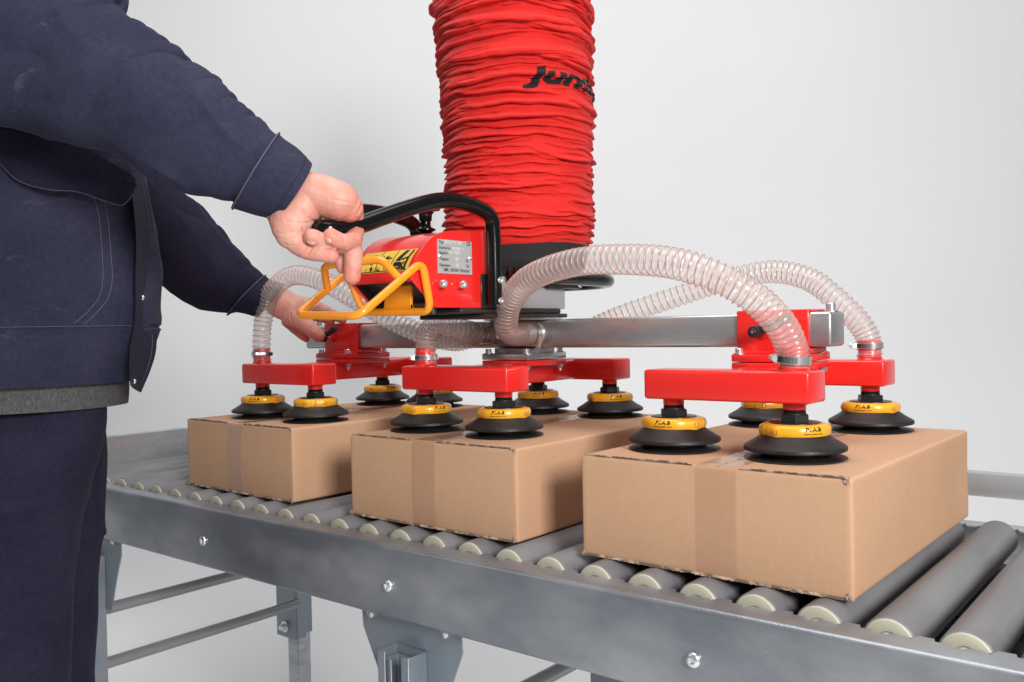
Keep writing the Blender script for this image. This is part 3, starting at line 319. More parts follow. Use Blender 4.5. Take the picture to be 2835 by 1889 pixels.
# ------------------------------------------------------------------ conveyor
PITCH = .075; RR = .0284; YB = .575
def conveyor():
    t = thing('roller_conveyor', 'galvanised roller conveyor with grey rollers and beige end caps carrying the boxes', 'conveyor', (-.8, .3, -.8))
    X0, X1 = -2.06, .42
    def rail(sgn, y0):
        # C profile (y offset outwards from inner edge, z), rounded top and bottom corners
        bm = NB(); ys = lambda d: y0 - sgn*d
        x = X0; e = []
        k0 = math.floor(X0/PITCH)
        for k in range(k0, int(X1/PITCH)+2):
            c = k*PITCH
            for dx, dy in ((-.0375, -.0085), (-.0300, -.0085), (-.0275, 0), (-.0135, 0), (-.0115, .008), (.0005, .008), (.003, .001), (.0205, .001), (.0215, .006), (.0255, .006), (.0265, -.001), (.0300, -.0085), (.0374, -.0085)):
                xx = c+dx
                if X0 <= xx <= X1: e.append((xx, dy))
        out = .0395; r = .0065; arc = []
        for i in range(6):
            a = i/5*math.pi/2; arc.append((out-r+r*math.sin(a), -.0142-r+r*math.cos(a)))
        for i in range(6):
            a = i/5*math.pi/2; arc.append((out-r+r*math.cos(a), -.129+r-r*math.sin(a)))
        arc.append((.011, -.129))
        th = .0025
        rows = []
        for xx, dy in e:
            pr = [(dy, -.0142)]+arc; inn = [(max(.0105, min(p[0], out-th)), max(-.129+th, min(p[1], -.0142-th))) for p in arc][::-1]
            rows.append([bm.verts.new((xx, ys(p[0]), p[1])) for p in pr+[(inn[0][0], inn[0][1])]+inn[1:]+[(dy, -.0142-th)]])
        n = len(rows[0])
        for a, b in zip(rows, rows[1:]):
            for i in range(n): bm.faces.new((a[i], a[(i+1) % n], b[(i+1) % n], b[i]))
        bm.faces.new(rows[0]); bm.faces.new(rows[-1][::-1])
        part('side_rail', bm, M_galv if sgn > 0 else M_galvl, t, True, 35)
    rail(1, -.0055); rail(-1, YB+.012)
    # web inside front rail with axle holes is covered by the flange; rollers
    bm = NB(); lathe(bm, [(.0195, 0), (.0195, .0), (RR-.0012, 0), (RR, .0012), (RR, YB-.0042), (RR-.0012, YB-.003), (.0195, YB-.003)], 40, (0, .0015, 0), (0, 1, 0))
    mr = finish(bm, 'roller', M_roll)
    bm = NB(); lathe(bm, [(.0066, .003), (.0068, -.0024), (.0074, -.003), (.0108, -.003), (.0118, -.0018), (.0124, .0012), (.0130, .0012), (.0137, -.0006), (.0250, -.0012), (.0266, -.0002), (.0270, .0016), (.0270, .003)], 40, (0, 0, 0), (0, 1, 0))
    mc = finish(bm, 'end_cap', M_cap, 60)
    bm = NB(); cyl(bm, (0, -.0100, 0), (0, .0035, 0), .0046, 6); cyl(bm, (0, .0028, 0), (0, .0034, 0), .0072, 20); ma = finish(bm, 'axle', M_dark)  # black disc behind the axle paints the hub hole dark
    for k in range(-26, 6):
        r = link('roller', mr, t, Vector((k*PITCH, 0, -RR))-RL[t.name]); r.rotation_euler = (0, random.random()*6, 0)
        link('end_cap', mc, r); link('axle', ma, r)
        c2 = link('end_cap', mc, r, (0, YB, 0), (0, 0, math.pi))
    bm = NB(); rbox(bm, (-.81, .2875, -.066), (2.4, .555, .002), 0); part('added_gap_sheet', bm, M_galvl, t, True)  # unseen sheet added under the rollers so their gaps read dark
    # end stop across the far end
    bm = NB(); rbox(bm, (-2.045, .27, -.020), (.03, .72, .164), .004); part('end_stop', bm, M_galvl, t, True)
    # raised guide rail behind
    bm = NB(); rbox(bm, (-.6, .665, .0405), (2.1, .026, .040), .003); g = part('guide_rail', bm, M_galvl, t, True)
    for x in (-1.3, -.55):
        bm = NB(); rbox(bm, (x, .640, -.035), (.04, .004, .15), .001, 1); rbox(bm, (x, .646, .035), (.04, .016, .02), .001, 1); part('guide_bracket', bm, M_galvl, t, True)
    # bolts on the front rail
    for bx in (-1.32, -.804, -.282, .24):
        bm = NB(); lathe(bm, [(.0095, -.0455), (.0098, -.0465), (.0092, -.049), (.0075, -.0508), (.0042, -.0515), (.0040, -.0485), (0, -.0485)], 24, (bx, 0, -.077), (0, 1, 0)); part('rail_bolt', bm, M_chrome, t, True, 50)
    # front and rear legs
    def leg(x, y, sgn):
        # folded bracket plate + channel leg
        bm = NB(); yy = y
        poly = [(-.115, -.1315), (.105, -.1315), (.107, -.165), (.082, -.222), (.055, -.300), (-.055, -.300), (-.072, -.240), (-.112, -.165)]
        prism(bm, poly, lambda a, b: (x+a, yy, b), lambda a, b: (x+a, yy+.003, b)); 
        b_ = part('leg_bracket', bm, M_leg, t, True)
        bm = NB(); prism(bm, [(-.145, -.1285), (.13, -.1285), (.13, -.1315), (-.145, -.1315)], lambda a, b: (x+a, yy-.004, b), lambda a, b: (x+a, yy+.03, b)); part('leg_foot_plate', bm, M_leg, t, True)
        for dx in (-.09, .075):
            bm = NB(); lathe(bm, [(.0, -.006), (.005, -.0055), (.008, -.004), (.008, 0)], 16, (x+dx, yy, -.139), (0, 1, 0)); part('bracket_bolt', bm, M_chrome, t, True)
        def chan(w_, dp, z0, z1, yo, th=.003, lip=.014):
            bm = NB(); h = w_/2
            P = [(-h+lip, -dp), (-h, -dp), (-h, 0), (h, 0), (h, -dp), (h-lip, -dp), (h-lip, -dp+th), (h-th, -dp+th), (h-th, -th), (-h+th, -th), (-h+th, -dp+th), (-h+lip, -dp+th)]
            prism(bm, P, lambda a, b: (x+a, yo+sgn*b, z0), lambda a, b: (x+a, yo+sgn*b, z1)); bevel_all(bm, .0006, 1); return bm
        part('leg_post', chan(.068, .040, -.60, -.176, yy-.0005*sgn, lip=.016), M_leg, t, True)
        part('leg_extension', chan(.050, .028, -.80, -.189, yy-.006*sgn), M_leg, t, True)
        bm = NB(); lathe(bm, [(0, -.016), (.005, -.015), (.0075, -.012), (.0075, -.008), (.013, -.007), (.013, 0)], 20, (x-.003, yy-.010, -.245), (0, 1, 0)); part('leg_bolt', bm, M_chrome, t, True)
    for x in (-.785, -1.805): leg(x, -.018, 1)
    def rear(x):
        bm = NB(); rbox(bm, (x, .585, -.33), (.062, .055, .42), .002, 1); 
        part('leg_post', bm, M_leg, t, True)
        bm = NB(); rbox(bm, (x-.012, .5545, -.38), (.086, .005, .34), .001, 1); rbox(bm, (x+.028, .575, -.38), (.005, .03, .34), .001, 1); part('leg_sleeve', bm, M_leg, t, True)
        bm = NB(); rbox(bm, (x, .588, -.67), (.048, .044, .28), .002, 1); part('leg_extension', bm, M_galvl, t, True)
        bm = NB(); lathe(bm, [(0, -.022), (.006, -.021), (.009, -.017), (.009, -.006), (.016, -.005), (.016, 0)], 20, (x-.012, .5515, -.518), (0, 1, 0)); part('leg_bolt', bm, M_chrome, t, True)
    rear(-1.875); rear(-.785)
    for x in (-1.835, -.76):
        bm = NB(); cyl(bm, (x, 0, -.445), (x, .556, -.445), .0135, 24); part('cross_tube', bm, M_tubeg, t, True)
        bm = NB(); cyl(bm, (x, 0, -.318), (x, .556, -.318), .0135, 24); part('cross_tube', bm, M_tubeg, t, True)
    return t
conveyor()
# ------------------------------------------------------------------ boxes
def box(label, X, Y, rz, W, Dp, H, seed, tape_m, tx, tw, bulge):
    t = thing('cardboard_box', label, 'box', (X, Y, 0.0005), rz, 'cardboard boxes in a row on the rollers')
    rs = np.random.RandomState(seed)
    # body as a subdivided rounded box with slight bulges; local x in [-W,0], y in [0,Dp], z in [0,H]
    nx, ny, nz = 40, 48, 18; rad = .0035
    bm = NB(); rbox(bm, (-W/2, Dp/2, H/2), (W, Dp, H), rad, 3)
    for ax, nn in ((0, nx), (1, ny), (2, nz)):
        for k in range(1, nn):
            co = Vector((-W, 0, 0)) if ax == 0 else Vector((0, 0, 0)); no = Vector([1 if i == ax else 0 for i in range(3)])
            L_ = (W, Dp, H)[ax]; co[ax] += (L_*k/nn)
            if min(L_*k/nn, L_-L_*k/nn) < rad*1.3: continue
            bmesh.ops.bisect_plane(bm, geom=bm.verts[:]+bm.edges[:]+bm.faces[:], plane_co=co, plane_no=no)
    for v in bm.verts:
        u, vv, ww = (v.co.x+W)/W, v.co.y/Dp, v.co.z/H
        n = vnoise(np.array(u*4+seed), np.array(vv*5), np.array(ww*2))
        sx, sy2, sz = math.sin(math.pi*min(max(u, 0), 1)), math.sin(math.pi*min(max(vv, 0), 1)), math.sin(math.pi*min(max(ww, 0), 1))
        if vv < .02: v.co.y -= bulge*sx*sz
        if u > .98: v.co.x += bulge*.8*sy2*sz + .001*float(n)*sz
        if u < .02: v.co.x -= bulge*.8*sy2*sz
        if ww > .98: v.co.z -= .0015*sx*sy2
        if ww < .05 and vv < .1: v.co.z += 0.0
    b = part('box_body', bm, M_card, t, sharp=50)
    # seam between the two top flaps, running front to back under the tape
    bm = NB(); rbox(bm, (-W+tx, Dp/2, H+.0003), (.0015, Dp-.01, .0012), 0); part('flap_gap', bm, M_board, t)
    # torn raw edges of the flaps along the top and bottom front edges
    def torn(name, z0, amp, up, segs):
        bm = NB()
        for (a, b_, th) in segs:
            n = max(8, int((b_-a)/.0016)); rows = []
            for i in range(n+1):
                x = -W+a+(b_-a)*i/n; e_ = min(1, min(i, n-i)/5.)
                j = rs.rand()
                yo = -.0012-bulge*math.sin(math.pi*(a+(b_-a)*i/n)/W)*.3
                dpt = max(.0008, th*(.55+.55*math.sin(i*.05*(1+seed*.13)+seed)*math.sin(i*.021+seed)+.22*(j-.5)))*e_+.0006
                if up: P = [(yo+.0022, z0-.001), (yo+.001+rs.rand()*.0008, z0+.0012*e_*(.4+j)), (yo+dpt*.45, z0+(.0010+.0016*rs.rand())*e_), (yo+dpt, z0+.0010*rs.rand()*e_+.0004), (yo+dpt+.001, z0-.0006)]
                else: P = [(yo+.001, z0+.0020), (yo-.0006*j, z0+.0006), (yo-.0004-.001*rs.rand(), z0-.0012*e_*(.5+rs.rand())), (yo+.003, z0-.002*e_*(j+.2)), (yo+.012, z0+.0005)]
                rows.append([bm.verts.new((x, p[0], p[1])) for p in P])
            for p, q in zip(rows, rows[1:]):
                for i in range(4): bm.faces.new((p[i], p[i+1], q[i+1], q[i]))
        o = part(name, bm, M_board, t, sharp=10); o['kind'] = 'stuff'
        return o
    e1, e2 = tx-tw/2, tx+tw/2
    torn('torn_flap_edge', H, 1, True, [(.006, e1-.004, .008), (e2+.002, W-.006, .010)])
    torn('lower_flap_edge', .0015, 1, False, [(.01, W*.45, .004), (W*.45, W-.004, .005)])
    # corner crumbs
    for cx_, cz_ in ((-.004, H-.002), (-.004, .004), (-W+.004, .004)):
        bm = NB()
        for k in range(8):
            p = Vector((cx_+(rs.rand()-.5)*.007, -.001+(rs.rand()-.5)*.004, cz_+(rs.rand()-.5)*.008)); g = bmesh.ops.create_icosphere(bm, subdivisions=1, radius=.0009+.0010*rs.rand())
            for v in g['verts']: v.co = Vector((v.co.x*(1+rs.rand()), v.co.y*.6, v.co.z*(1+rs.rand())))+p
        o = part('frayed_corner', bm, M_fibre, t, sharp=20)
    # tape: over the top, down the front
    def strip(name, P0, m):
        bm = NB(); rows = []
        for (y, z, nx_) in P0:
            rows.append([bm.verts.new((-W+tx+tw*(k/6-.5)+.0006*math.sin(y*90+k), y, z)) for k in range(7)])
        for p, q in zip(rows, rows[1:]):
            for i in range(6): bm.faces.new((p[i], p[i+1], q[i+1], q[i]))
        return part(name, bm, m, t)
    top = [(Dp-.002-i*(Dp-.006)/60, H+.0007+.00035*math.sin(i*1.7+seed)+.0004*rs.rand(), 0) for i in range(61)]
    strip('top_tape', top, M_tape)
    fr = []
    for i in range(40):
        z = H-.0005-i/39*(H*.97); s_ = math.sin(math.pi*min(1, max(0, z/H))); fr.append((-.0009-bulge*s_*math.sin(math.pi*tx/W), z, 0))
    strip('front_tape', [(.003, H+.0012, 0), (0.0, H+.0012, 0), (-.001, H+.0006, 0)]+fr, tape_m)
    return t
box('far left cardboard box with milky tape and torn edge, nearest the worker', -1.146, .036, -.018, .372, .545, .139, 3, M_tapew, .185, .050, .003)
box('middle cardboard box with ragged torn top edge between the two others', -.606, .030, -.004, .372, .545, .139, 5, M_tape, .181, .052, .003)
box('nearest and largest looking cardboard box at the right end of the row', -.121, .031, -.0086, .372, .545, .139, 9, M_tape, .205, .056, .002)
# ------------------------------------------------------------------ suction cup meshes (origin at lip base)
def cup_meshes():
    d = {}
    bm = NB(); lathe(bm, [(.030, .004), (.056, .0006), (.0640, 0), (.0656, .0008), (.0645, .0019), (.054, .0030), (.0460, .0036), (.0430, .0056), (.0435, .0076), (.053, .0098), (.0640, .0110), (.0655, .0120), (.0656, .0158), (.0640, .0174), (.0585, .0206), (.0510, .0252), (.0448, .0298), (.0420, .0324), (.041, .036), (.036, .046), (.0, .046)], 72); d['cup'] = finish(bm, 'suction_cup', M_rubber, 50)
    # two-piece clamp ring with gaps and screw lobes
    bm = NB(); n = 120; rings = []
    prof = [(-.0045, .0315), (.0010, .0300), (.0022, .0316), (.0028, .037), (.0024, .0415), (.0008, .0442), (-.0030, .0460), (-.0085, .0463), (-.0095, .0440)]
    for i in range(n):
        a = 2*math.pi*i/n; s = 0
        for c in (0, math.pi):
            for o in (-R_(25), R_(25)):
                dd = (a-c-o+math.pi) % (2*math.pi)-math.pi; s = max(s, math.exp(-(dd/.17)**2))
        gap = min(abs((a-c+math.pi) % (2*math.pi)-math.pi) for c in (0, math.pi))
        rings.append([((.0408+p[0]+(.0022*s if p[0] > -.002 else 0)-(.0016 if gap < .03 else 0)), a, p[1]) for p in prof])
    vs = [[bm.verts.new((r*math.cos(a), r*math.sin(a), z)) for r, a, z in rg] for rg in rings]
    for i in range(n):
        p, q = vs[i], vs[(i+1) % n]
        for k in range(len(prof)): bm.faces.new((p[k], p[(k+1) % len(prof)], q[(k+1) % len(prof)], q[k]))
    d['ring'] = finish(bm, 'clamp_ring', M_yel, 50)
    bm = NB(); lathe(bm, [(.0335, .0440), (.033, .0468), (.032, .0474), (0, .0474)], 48); d['plate'] = finish(bm, 'cup_plate', M_dark)
    bm = NB(); hexb(bm, (0, 0, .0472), .0198, .0098); cyl(bm, (0, 0, .0565), (0, 0, .0590), .0150, 28); d['nut'] = finish(bm, 'hex_nut', M_blackm, 25)
    bm = NB()
    pr = [(.0138, .057)]
    for i in range(5): pr += [(.0150, .0582+i*.0018), (.0138, .0591+i*.0018)]
    lathe(bm, pr, 28); d['thread'] = finish(bm, 'threaded_stem', M_thread, 70)
    # screws: darker yellow disc painting the recess shade + barrel
    bm = NB(); cyl(bm, (.0, 0, 0), (.0040, 0, 0), .0021, 14); d['screw'] = finish(bm, 'clamp_screw', M_chrome)
    bm = NB(); cyl(bm, (0, 0, 0), (.0008, 0, 0), .0040, 20); d['pocket'] = finish(bm, 'screw_pocket_shade', M_pocket_shade)
    return d
CM = cup_meshes()
PI_ = math.pi
def ring_text():
    t1 = text_mesh('PIAB', .0072, .00012, 1.32, .15, 2, .00028, 1.28); t2 = text_mesh('www.piab.com', .0036, .00008, 1.25, 0, 1)
    out = []
    for me0, zc, nm in ((t1, .0388, 'brand_lettering'), (t2, .0345, 'web_lettering')):
        me = me0.copy(); xs = [v.co.x for v in me.vertices]; xm = (min(xs)+max(xs))/2
        for v in me.vertices:
            z = zc+v.co.y
            r = .0438 if z < .0405 else .0438-(z-.0405)*.62
            a = PI_/2+(v.co.x-xm)/.0437; rr = r+v.co.z+.0002
            v.co = (rr*math.cos(a), rr*math.sin(a), z)
        me.materials.clear(); me.materials.append(M_ink); out.append((nm, me))
    return out
RT = ring_text()
def add_cup(parent, loc, wrot, prot, label=None):
    c = link('suction_cup', CM['cup'], parent, loc, (0, 0, wrot-prot), label)
    for nm, k in (('clamp_ring', 'ring'), ('cup_plate', 'plate'), ('hex_nut', 'nut'), ('threaded_stem', 'thread')): link(nm, CM[k], c)
    for s in (0, PI_):
        for o in (-R_(25), R_(25)):
            a = s+o; r = .0440
            link('screw_pocket_shade', CM['pocket'], c, ((r+.0006)*math.cos(a), (r+.0006)*math.sin(a), .0370), (0, 0, a)); link('clamp_screw', CM['screw'], c, ((r-.0022)*math.cos(a), (r-.0022)*math.sin(a), .0370), (0, 0, a+R_(18)*(1 if o > 0 else -1)))
    for nm, me in RT: link(nm, me, c)
    return c
# ------------------------------------------------------------------ red suction frames
ZB0, ZB1 = .2125, .2545
def bolt(bm, c, r=.0058, h=.009, washer=True):
    x, y, z = c
    if washer: lathe(bm, [(r*1.5, z), (r*1.5, z+.0012), (r, z+.0012)], 20, (x, y, 0))
    lathe(bm, [(r, z), (r, z+h-.0008), (r-.0008, z+h), (r*.55, z+h), (r*.5, z+h-.003), (0, z+h-.003)], 20, (x, y, 0))
def nutb(bm, c, r=.006):
    x, y, z = c; lathe(bm, [(r*1.35, z), (r*1.35, z-.001), (r, z-.001)], 16, (x, y, 0)); hexb(bm, (x, y, z-.007), r, .006, rot=.3); cyl(bm, (x, y, z-.0125), (x, y, z-.006), r*.5, 12)
CAMP = Vector(cd['loc'])
def frame(label, cx, rot, yc, Lr, stubs, taus, clamp, lever, back_dx=0., bk=0.):
    F_ = thing('suction_frame', label, 'suction frame', (cx, .3325, 0), rot, 'red suction frames along the beam')
    yf, yb = -.1775, .1775
    for nm, y, dx in (('front_bar', yf, 0), ('rear_bar', yb, back_dx)):
        bm = NB(); rbox(bm, (dx, y, (ZB0+ZB1)/2), (.241, .062, ZB1-ZB0), .0045, 3); part(nm, bm, M_red, F_)
    bm = NB(); rbox(bm, (back_dx/2, 0, (ZB0+ZB1)/2), (.05, .355-.0615, ZB1-ZB0-.003), .004, 2)
    # weld fillets
    for s, dx in ((-1, 0), (1, back_dx)): 
        for sx in (-1, 1): tube(bm, [(dx*.7+sx*.0255, s*.1465, ZB0+.004), (dx*.7+sx*.0255, s*.1465, ZB1-.004)], .002, 8)
    part('spine', bm, M_red, F_)
    px, py = .0535, .062
    bm = NB(); rbox(bm, (0, 0, .2535), (2*px, 2*py, .0105), .0018, 2); part('lower_flange', bm, M_red, F_)
    bm = NB(); rbox(bm, (0, 0, .2655), (2*px, 2*py, .0115), .0018, 2); part('upper_flange', bm, M_red if clamp else M_beam, F_)
    for sx in (-1, 1):
        for s in (-1, 1):
            bm = NB(); bolt(bm, (sx*(px-.009), s*(py-.009), .2713)); nutb(bm, (sx*(px-.009), s*(py-.009), .2482)); part('flange_bolt', bm, M_chrome, F_, sharp=30)
    # short sockets below the bars, cups
    k = 0
    for y, dx, nm in ((yf, 0, 'F'), (yb, back_dx, 'B')):
        for sx in (-1, 1):
            x = dx+sx*.089; bm = NB(); lathe(bm, [(.0165, ZB0+.002), (.0165, ZB0-.001), (.0150, ZB0-.002), (.0148, .2035)], 32, (x, y, 0))
            sc = part('socket', bm, M_red, F_)
            wp = Vector((cx, .3325, 0))+Matrix.Rotation(rot, 3, 'Z') @ Vector((x, y, 0)); phi = math.atan2(CAMP.y-wp.y, CAMP.x-wp.x)
            # ring text faces local +Y  -> world angle phi+tau
            add_cup(F_, (x, y, .1398), phi+R_(taus[k])-PI_/2, rot); k += 1
    for (sx, yy, dx) in stubs:
        bm = NB(); lathe(bm, [(.0215, ZB1-.001), (.0200, ZB1+.001), (.0185, ZB1+.004), (.0175, ZB1+.006), (.0175, ZB1+.031), (.0165, ZB1+.032), (.0145, ZB1+.032), (.0145, ZB1+.01)], 36, (dx+sx*.089, yy, 0)); part('hose_stub', bm, M_red, F_)
    if clamp:
        # hollow sleeve riding on the beam
        bm = NB(); hx = .0565; a0, a1 = -.0345, .0345; b0, b1 = .2718, .3372
        o = [(a0, b0), (a1, b0), (a1, b1), (a0, b1)]; i_ = [(a0+.004, b0+.008), (a1-.004, b0+.008), (a1-.004, b1-.0038), (a0+.004, b1-.0038)]
        V = [[bm.verts.new((sx*hx, p[0], p[1])) for p in o+i_] for sx in (-1, 1)]
        for q in range(4):
            r_ = (q+1) % 4
            bm.faces.new((V[0][q], V[0][r_], V[1][r_], V[1][q])); bm.faces.new((V[0][4+q], V[1][4+q], V[1][4+r_], V[0][4+r_]))
            for s in (0, 1): bm.faces.new((V[s][q], V[s][4+q], V[s][4+r_], V[s][r_]))
        bevel_all(bm, .0022, 3, 50); part('clamp_sleeve', bm, M_red, F_)
        bm = NB(); tube(bm, [(-hx+.004, a0-.001, b0+.001), (hx-.004, a0-.001, b0+.001)], .003, 8); part('weld_bead', bm, M_red, F_)
        # boss, stud and ratchet lever
        lx, lz = lever
        bm = NB(); cyl(bm, (lx, a0+.001, lz), (lx, a0-.009, lz), .0105, 24, bev=.002); part('clamp_boss', bm, M_red, F_)
        bm = NB(); cyl(bm, (lx, a0-.008, lz), (lx, a0-.028, lz), .004, 16); part('clamp_stud', bm, M_chrome, F_)
        bm = NB(); y0 = a0-.022
        cyl(bm, (lx, y0, lz), (lx, y0-.024, lz), .0095, 24, r2=.0088, bev=.0015)
        p0 = Vector((lx, y0-.012, lz)); p1 = p0+Vector((.050, .000, .020)); tube(bm, [p0, p0.lerp(p1, .3), p0.lerp(p1, .7), p1, p1+Vector((.003, .0004, .001))], [.0078, .0064, .0066, .0070, .0045], 14); lv = part('clamp_lever', bm, M_blackm, F_)
        bm = NB(); lathe(bm, [(.0052, 0), (.0052, .0008), (.0040, .0018), (0, .002)], 18, (lx, y0-.0238, lz), (0, -1, 0)); part('lever_screw', bm, M_dark, F_)
        for a, b in ((.0055, .0011), (.0011, .0055)):
            bm = NB(); rbox(bm, (lx, y0-.0259, lz), (a, .0006, b), 0); part('screw_slot', bm, M_chrome, F_)
    else:
        bm = NB(); rbox(bm, (0, 0, .276), (.09, .07, .010), .001, 1); part('mounting_block', bm, M_beam, F_)
    return F_
CX = {'A': -1.315, 'B': -.825, 'C': -.3235}
frame('far left red frame whose clamp lever the reaching hand touches', CX['A'], .0, 0, 0, [(-1, -.1775, 0)], (-25, 88, 28, 0), True, (-.026, .306), back_dx=-.01)
frame('middle red frame bolted under the lifting head by steel plates', CX['B'], .02, 0, 0, [(-1, -.1775, 0)], (34, -14, 2, 17), False, None, back_dx=-.012)
frame('right red frame nearest the camera with two clear hoses plugged in', CX['C'], .0, 0, 0, [(1, -.1775, 0), (1, .1775, -.012)], (-22, 32, 60, -16), True, (-.010, .305), back_dx=-.012)
# ------------------------------------------------------------------ cross beam
def beam():
    t = thing('cross_beam', 'long square steel tube carrying the three red frames', 'beam', (-.84, .3325, .28))
    bm = NB(); rbox(bm, (-.841, .3325, .307), (1.21, .058, .0515), .0055, 3); part('beam_tube', bm, M_beam, t, True)
    for x in (-.248, -1.434):
        bm = NB(); bolt(bm, (x, .336, .3326), .0072, .0125); part('stop_bolt', bm, M_chrome, t, True)
    # round pipe connections for the hoses
    for x, y0, y1, r in ((-.772, .305, .262, .0175), (-.880, .305, .262, .0175), (-.905, .305, .268, .0150), (-.745, .36, .405, .0175)):
        bm = NB(); cyl(bm, (x, y0, .307), (x, y1, .307), r, 28); lathe(bm, [(r, 0), (r+.003, .0005), (r+.0015, .0035), (r, .005)], 28, (x, .3036 if y1 < y0 else .3615, .307), (0, -1 if y1 < y0 else 1, 0)); part('hose_connector', bm, M_beam, t, True)
    # turntable ring between beam and head
    bm = NB(); lathe(bm, [(.0, .3325), (.060, .3325), (.074, .3328), (.074, .3368), (.070, .3372), (0, .3372)], 64, (-.815, .318, 0)); part('turntable_ring', bm, M_chrome, t, True)
    return t
beam()
# ------------------------------------------------------------------ lifting head
XN, XFAR = -.74, -.88
PROF = [(.1154, .352), (.005, .352), (-.0449, .3950), (-.0452, .400), (-.0440, .4080), (-.0398, .4180), (-.0320, .4300), (-.0205, .4415), (-.0070, .4545), (.0086, .4640), (.0270, .4705), (.0482, .4742), (.0700, .4758), (.1154, .4775), (.1320, .4780)]
def head():
    t = thing('lifting_head', 'red and black vacuum lifting head with nameplate, black handle and orange control lever', 'lifting device', (-.81, .30, .34))
    # end cheeks
    for x0, x1 in ((XN-.004, XN), (XFAR, XFAR+.004)):
        bm = NB(); prism(bm, PROF+[(.132, .352)], lambda a, b: (x0, a, b), lambda a, b: (x1, a, b)); bevel_all(bm, .0012, 2, 20); part('side_cheek', bm, M_red, t, True)
    # curved cover sheet
    bm = NB(); P = PROF[2:]; th = .003
    outer = P; inner = [(a+th*.7, b-th) for a, b in P]
    poly = outer+inner[::-1]
    prism(bm, poly, lambda a, b: (XN-.0035, a, b-.0004), lambda a, b: (XFAR+.0035, a, b-.0004)); part('curved_cover', bm, M_red, t, True, 25)
    # dark works inside
    bm = NB(); prism(bm, [(.112, .3555), (.030, .3555), (-.030, .4030), (-.022, .432), (.012, .458), (.112, .468)], lambda a, b: (XFAR+.0055, a, b), lambda a, b: (XN-.0055, a, b)); part('inner_block', bm, M_dark, t, True)
    for xx in (XFAR+.0045, XN-.0045):
        bm = NB(); prism(bm, [(.10, .3535), (.007, .3535), (-.0425, .3965), (-.040, .412), (-.018, .436), (.012, .461), (.10, .470)], lambda a, b: (xx-.0003, a, b), lambda a, b: (xx+.0003, a, b)); part('cheek_lining', bm, M_dark, t, True)
    bm = NB(); rbox(bm, ((XN+XFAR)/2, .018, .374), (.126, .006, .030), .001, 1); part('inner_wall', bm, M_blackm, t, True)
    # black strips and housing to the right
    bm = NB(); rbox(bm, (-.742, .1225, .380), (.008, .0205, .056), .001, 1); rbox(bm, (-.745, .143, .380), (.014, .020, .056), .001, 1); part('black_bracket', bm, M_dark, t, True)
    bm = NB(); rbox(bm, (-.812, .150, .4155), (.138, .034, .1235), .003, 2); part('rear_cover', bm, M_red, t, True)
    bm = NB(); rbox(bm, (-.82, .262, .3790), (.15, .19, .0545), .003, 2); part('grey_housing', bm, M_alu, t, True)
    bm = NB(); rbox(bm, (-.815, .200, .3475), (.150, .272, .0085), .002, 1); part('black_base_plate', bm, M_dark, t, True)
    bm = NB(); rbox(bm, (-.815, .238, .3395), (.150, .236, .0075), .002, 2); part('black_mount_plate', bm, M_dark, t, True)
    bm = NB(); cyl(bm, (-.752, .012, .3515), (-.752, .012, .3425), .0062, 20); cyl(bm, (-.752, .012, .3515), (-.752, .012, .3545), .009, 20); part('under_bolt', bm, M_dark, t, True)
    # black collar over housing
    bm = NB(); lathe(bm, [(.0, .404), (.112, .404), (.114, .407), (.114, .424), (.110, .427), (0, .427)], 72, (-.832, .335, 0)); part('black_collar', bm, M_dark, t, True)
    # horizontal black loop handle to the rear right
    P = fillet([(-.728, .178, .4075), (-.728, .490, .4075), (-.80, .56, .4075), (-.93, .56, .4075), (-.93, .30, .4075)], .07, 8)
    bm = NB(); tube(bm, P, .0128, 20); part('rear_loop_handle', bm, M_black, t, True)
    bm = NB(); rbox(bm, (-.738, .34, .4025), (.012, .10, .028), .002, 1); part('loop_bracket', bm, M_dark, t, True)
    for y in (.385,):
        bm = NB(); lathe(bm, [(0, .003), (.004, .003), (.006, .001), (.006, 0)], 18, (-.7315, y, .3965), (1, 0, 0)); part('handle_screw', bm, M_chrome, t, True)
    # main handle: near arm, cross bar, far arm
    near = [(.1270, .357), (.1270, .43), (.1255, .485), (.104, .508), (.0300, .5170), (-.029, .5092), (-.118, .4790), (-.182, .4585), (-.2280, .4550)]
    xn, xf = -.7225, -.897
    N_ = smoothpath([(xn, a, b) for a, b in near[:4]], 5)+smoothpath([(xn, a, b) for a, b in near[4:8]], 5)
    pts = [(xn, .1270, .357), (xn, .1270, .470), (xn, .1180, .502), (xn, .075, .5145), (xn, .030, .5170), (xn, -.010, .5125), (xn, -.060, .4985), (xn, -.118, .4790), (xn, -.165, .4630), (xn, -.205, .4560), (xn-.012, -.226, .4545), (xn-.035, -.236, .4545)]
    far = [(xf, p[1], p[2]) for p in pts[:5]]+[(xf, -.008, .5155), (xf+.006, -.045, .508), (xf+.030, -.100, .490), (xf+.075, -.160, .4715), (xf+.120, -.198, .4610)]
    pts = pts[:10]+[(xn-.010, -.216, .4565), (xn-.030, -.214, .4575)]
    path = smoothpath(pts+far[::-1], 5)
    bm = NB(); tube(bm, path, .0125, 24); part('black_handle', bm, M_black, t, True)
    for x in (xn, xf):
        for z in (.3965, .3630):
            s = 1 if x == xn else -1
            bm = NB(); lathe(bm, [(.0, .0022), (.0022, .0022), (.0026, .0014), (.0038, .0026), (.0054, .0016), (.0054, 0)], 20, (x+s*.0112, .1275, z), (s, 0, 0)); part('handle_screw', bm, M_chrome, t, True)
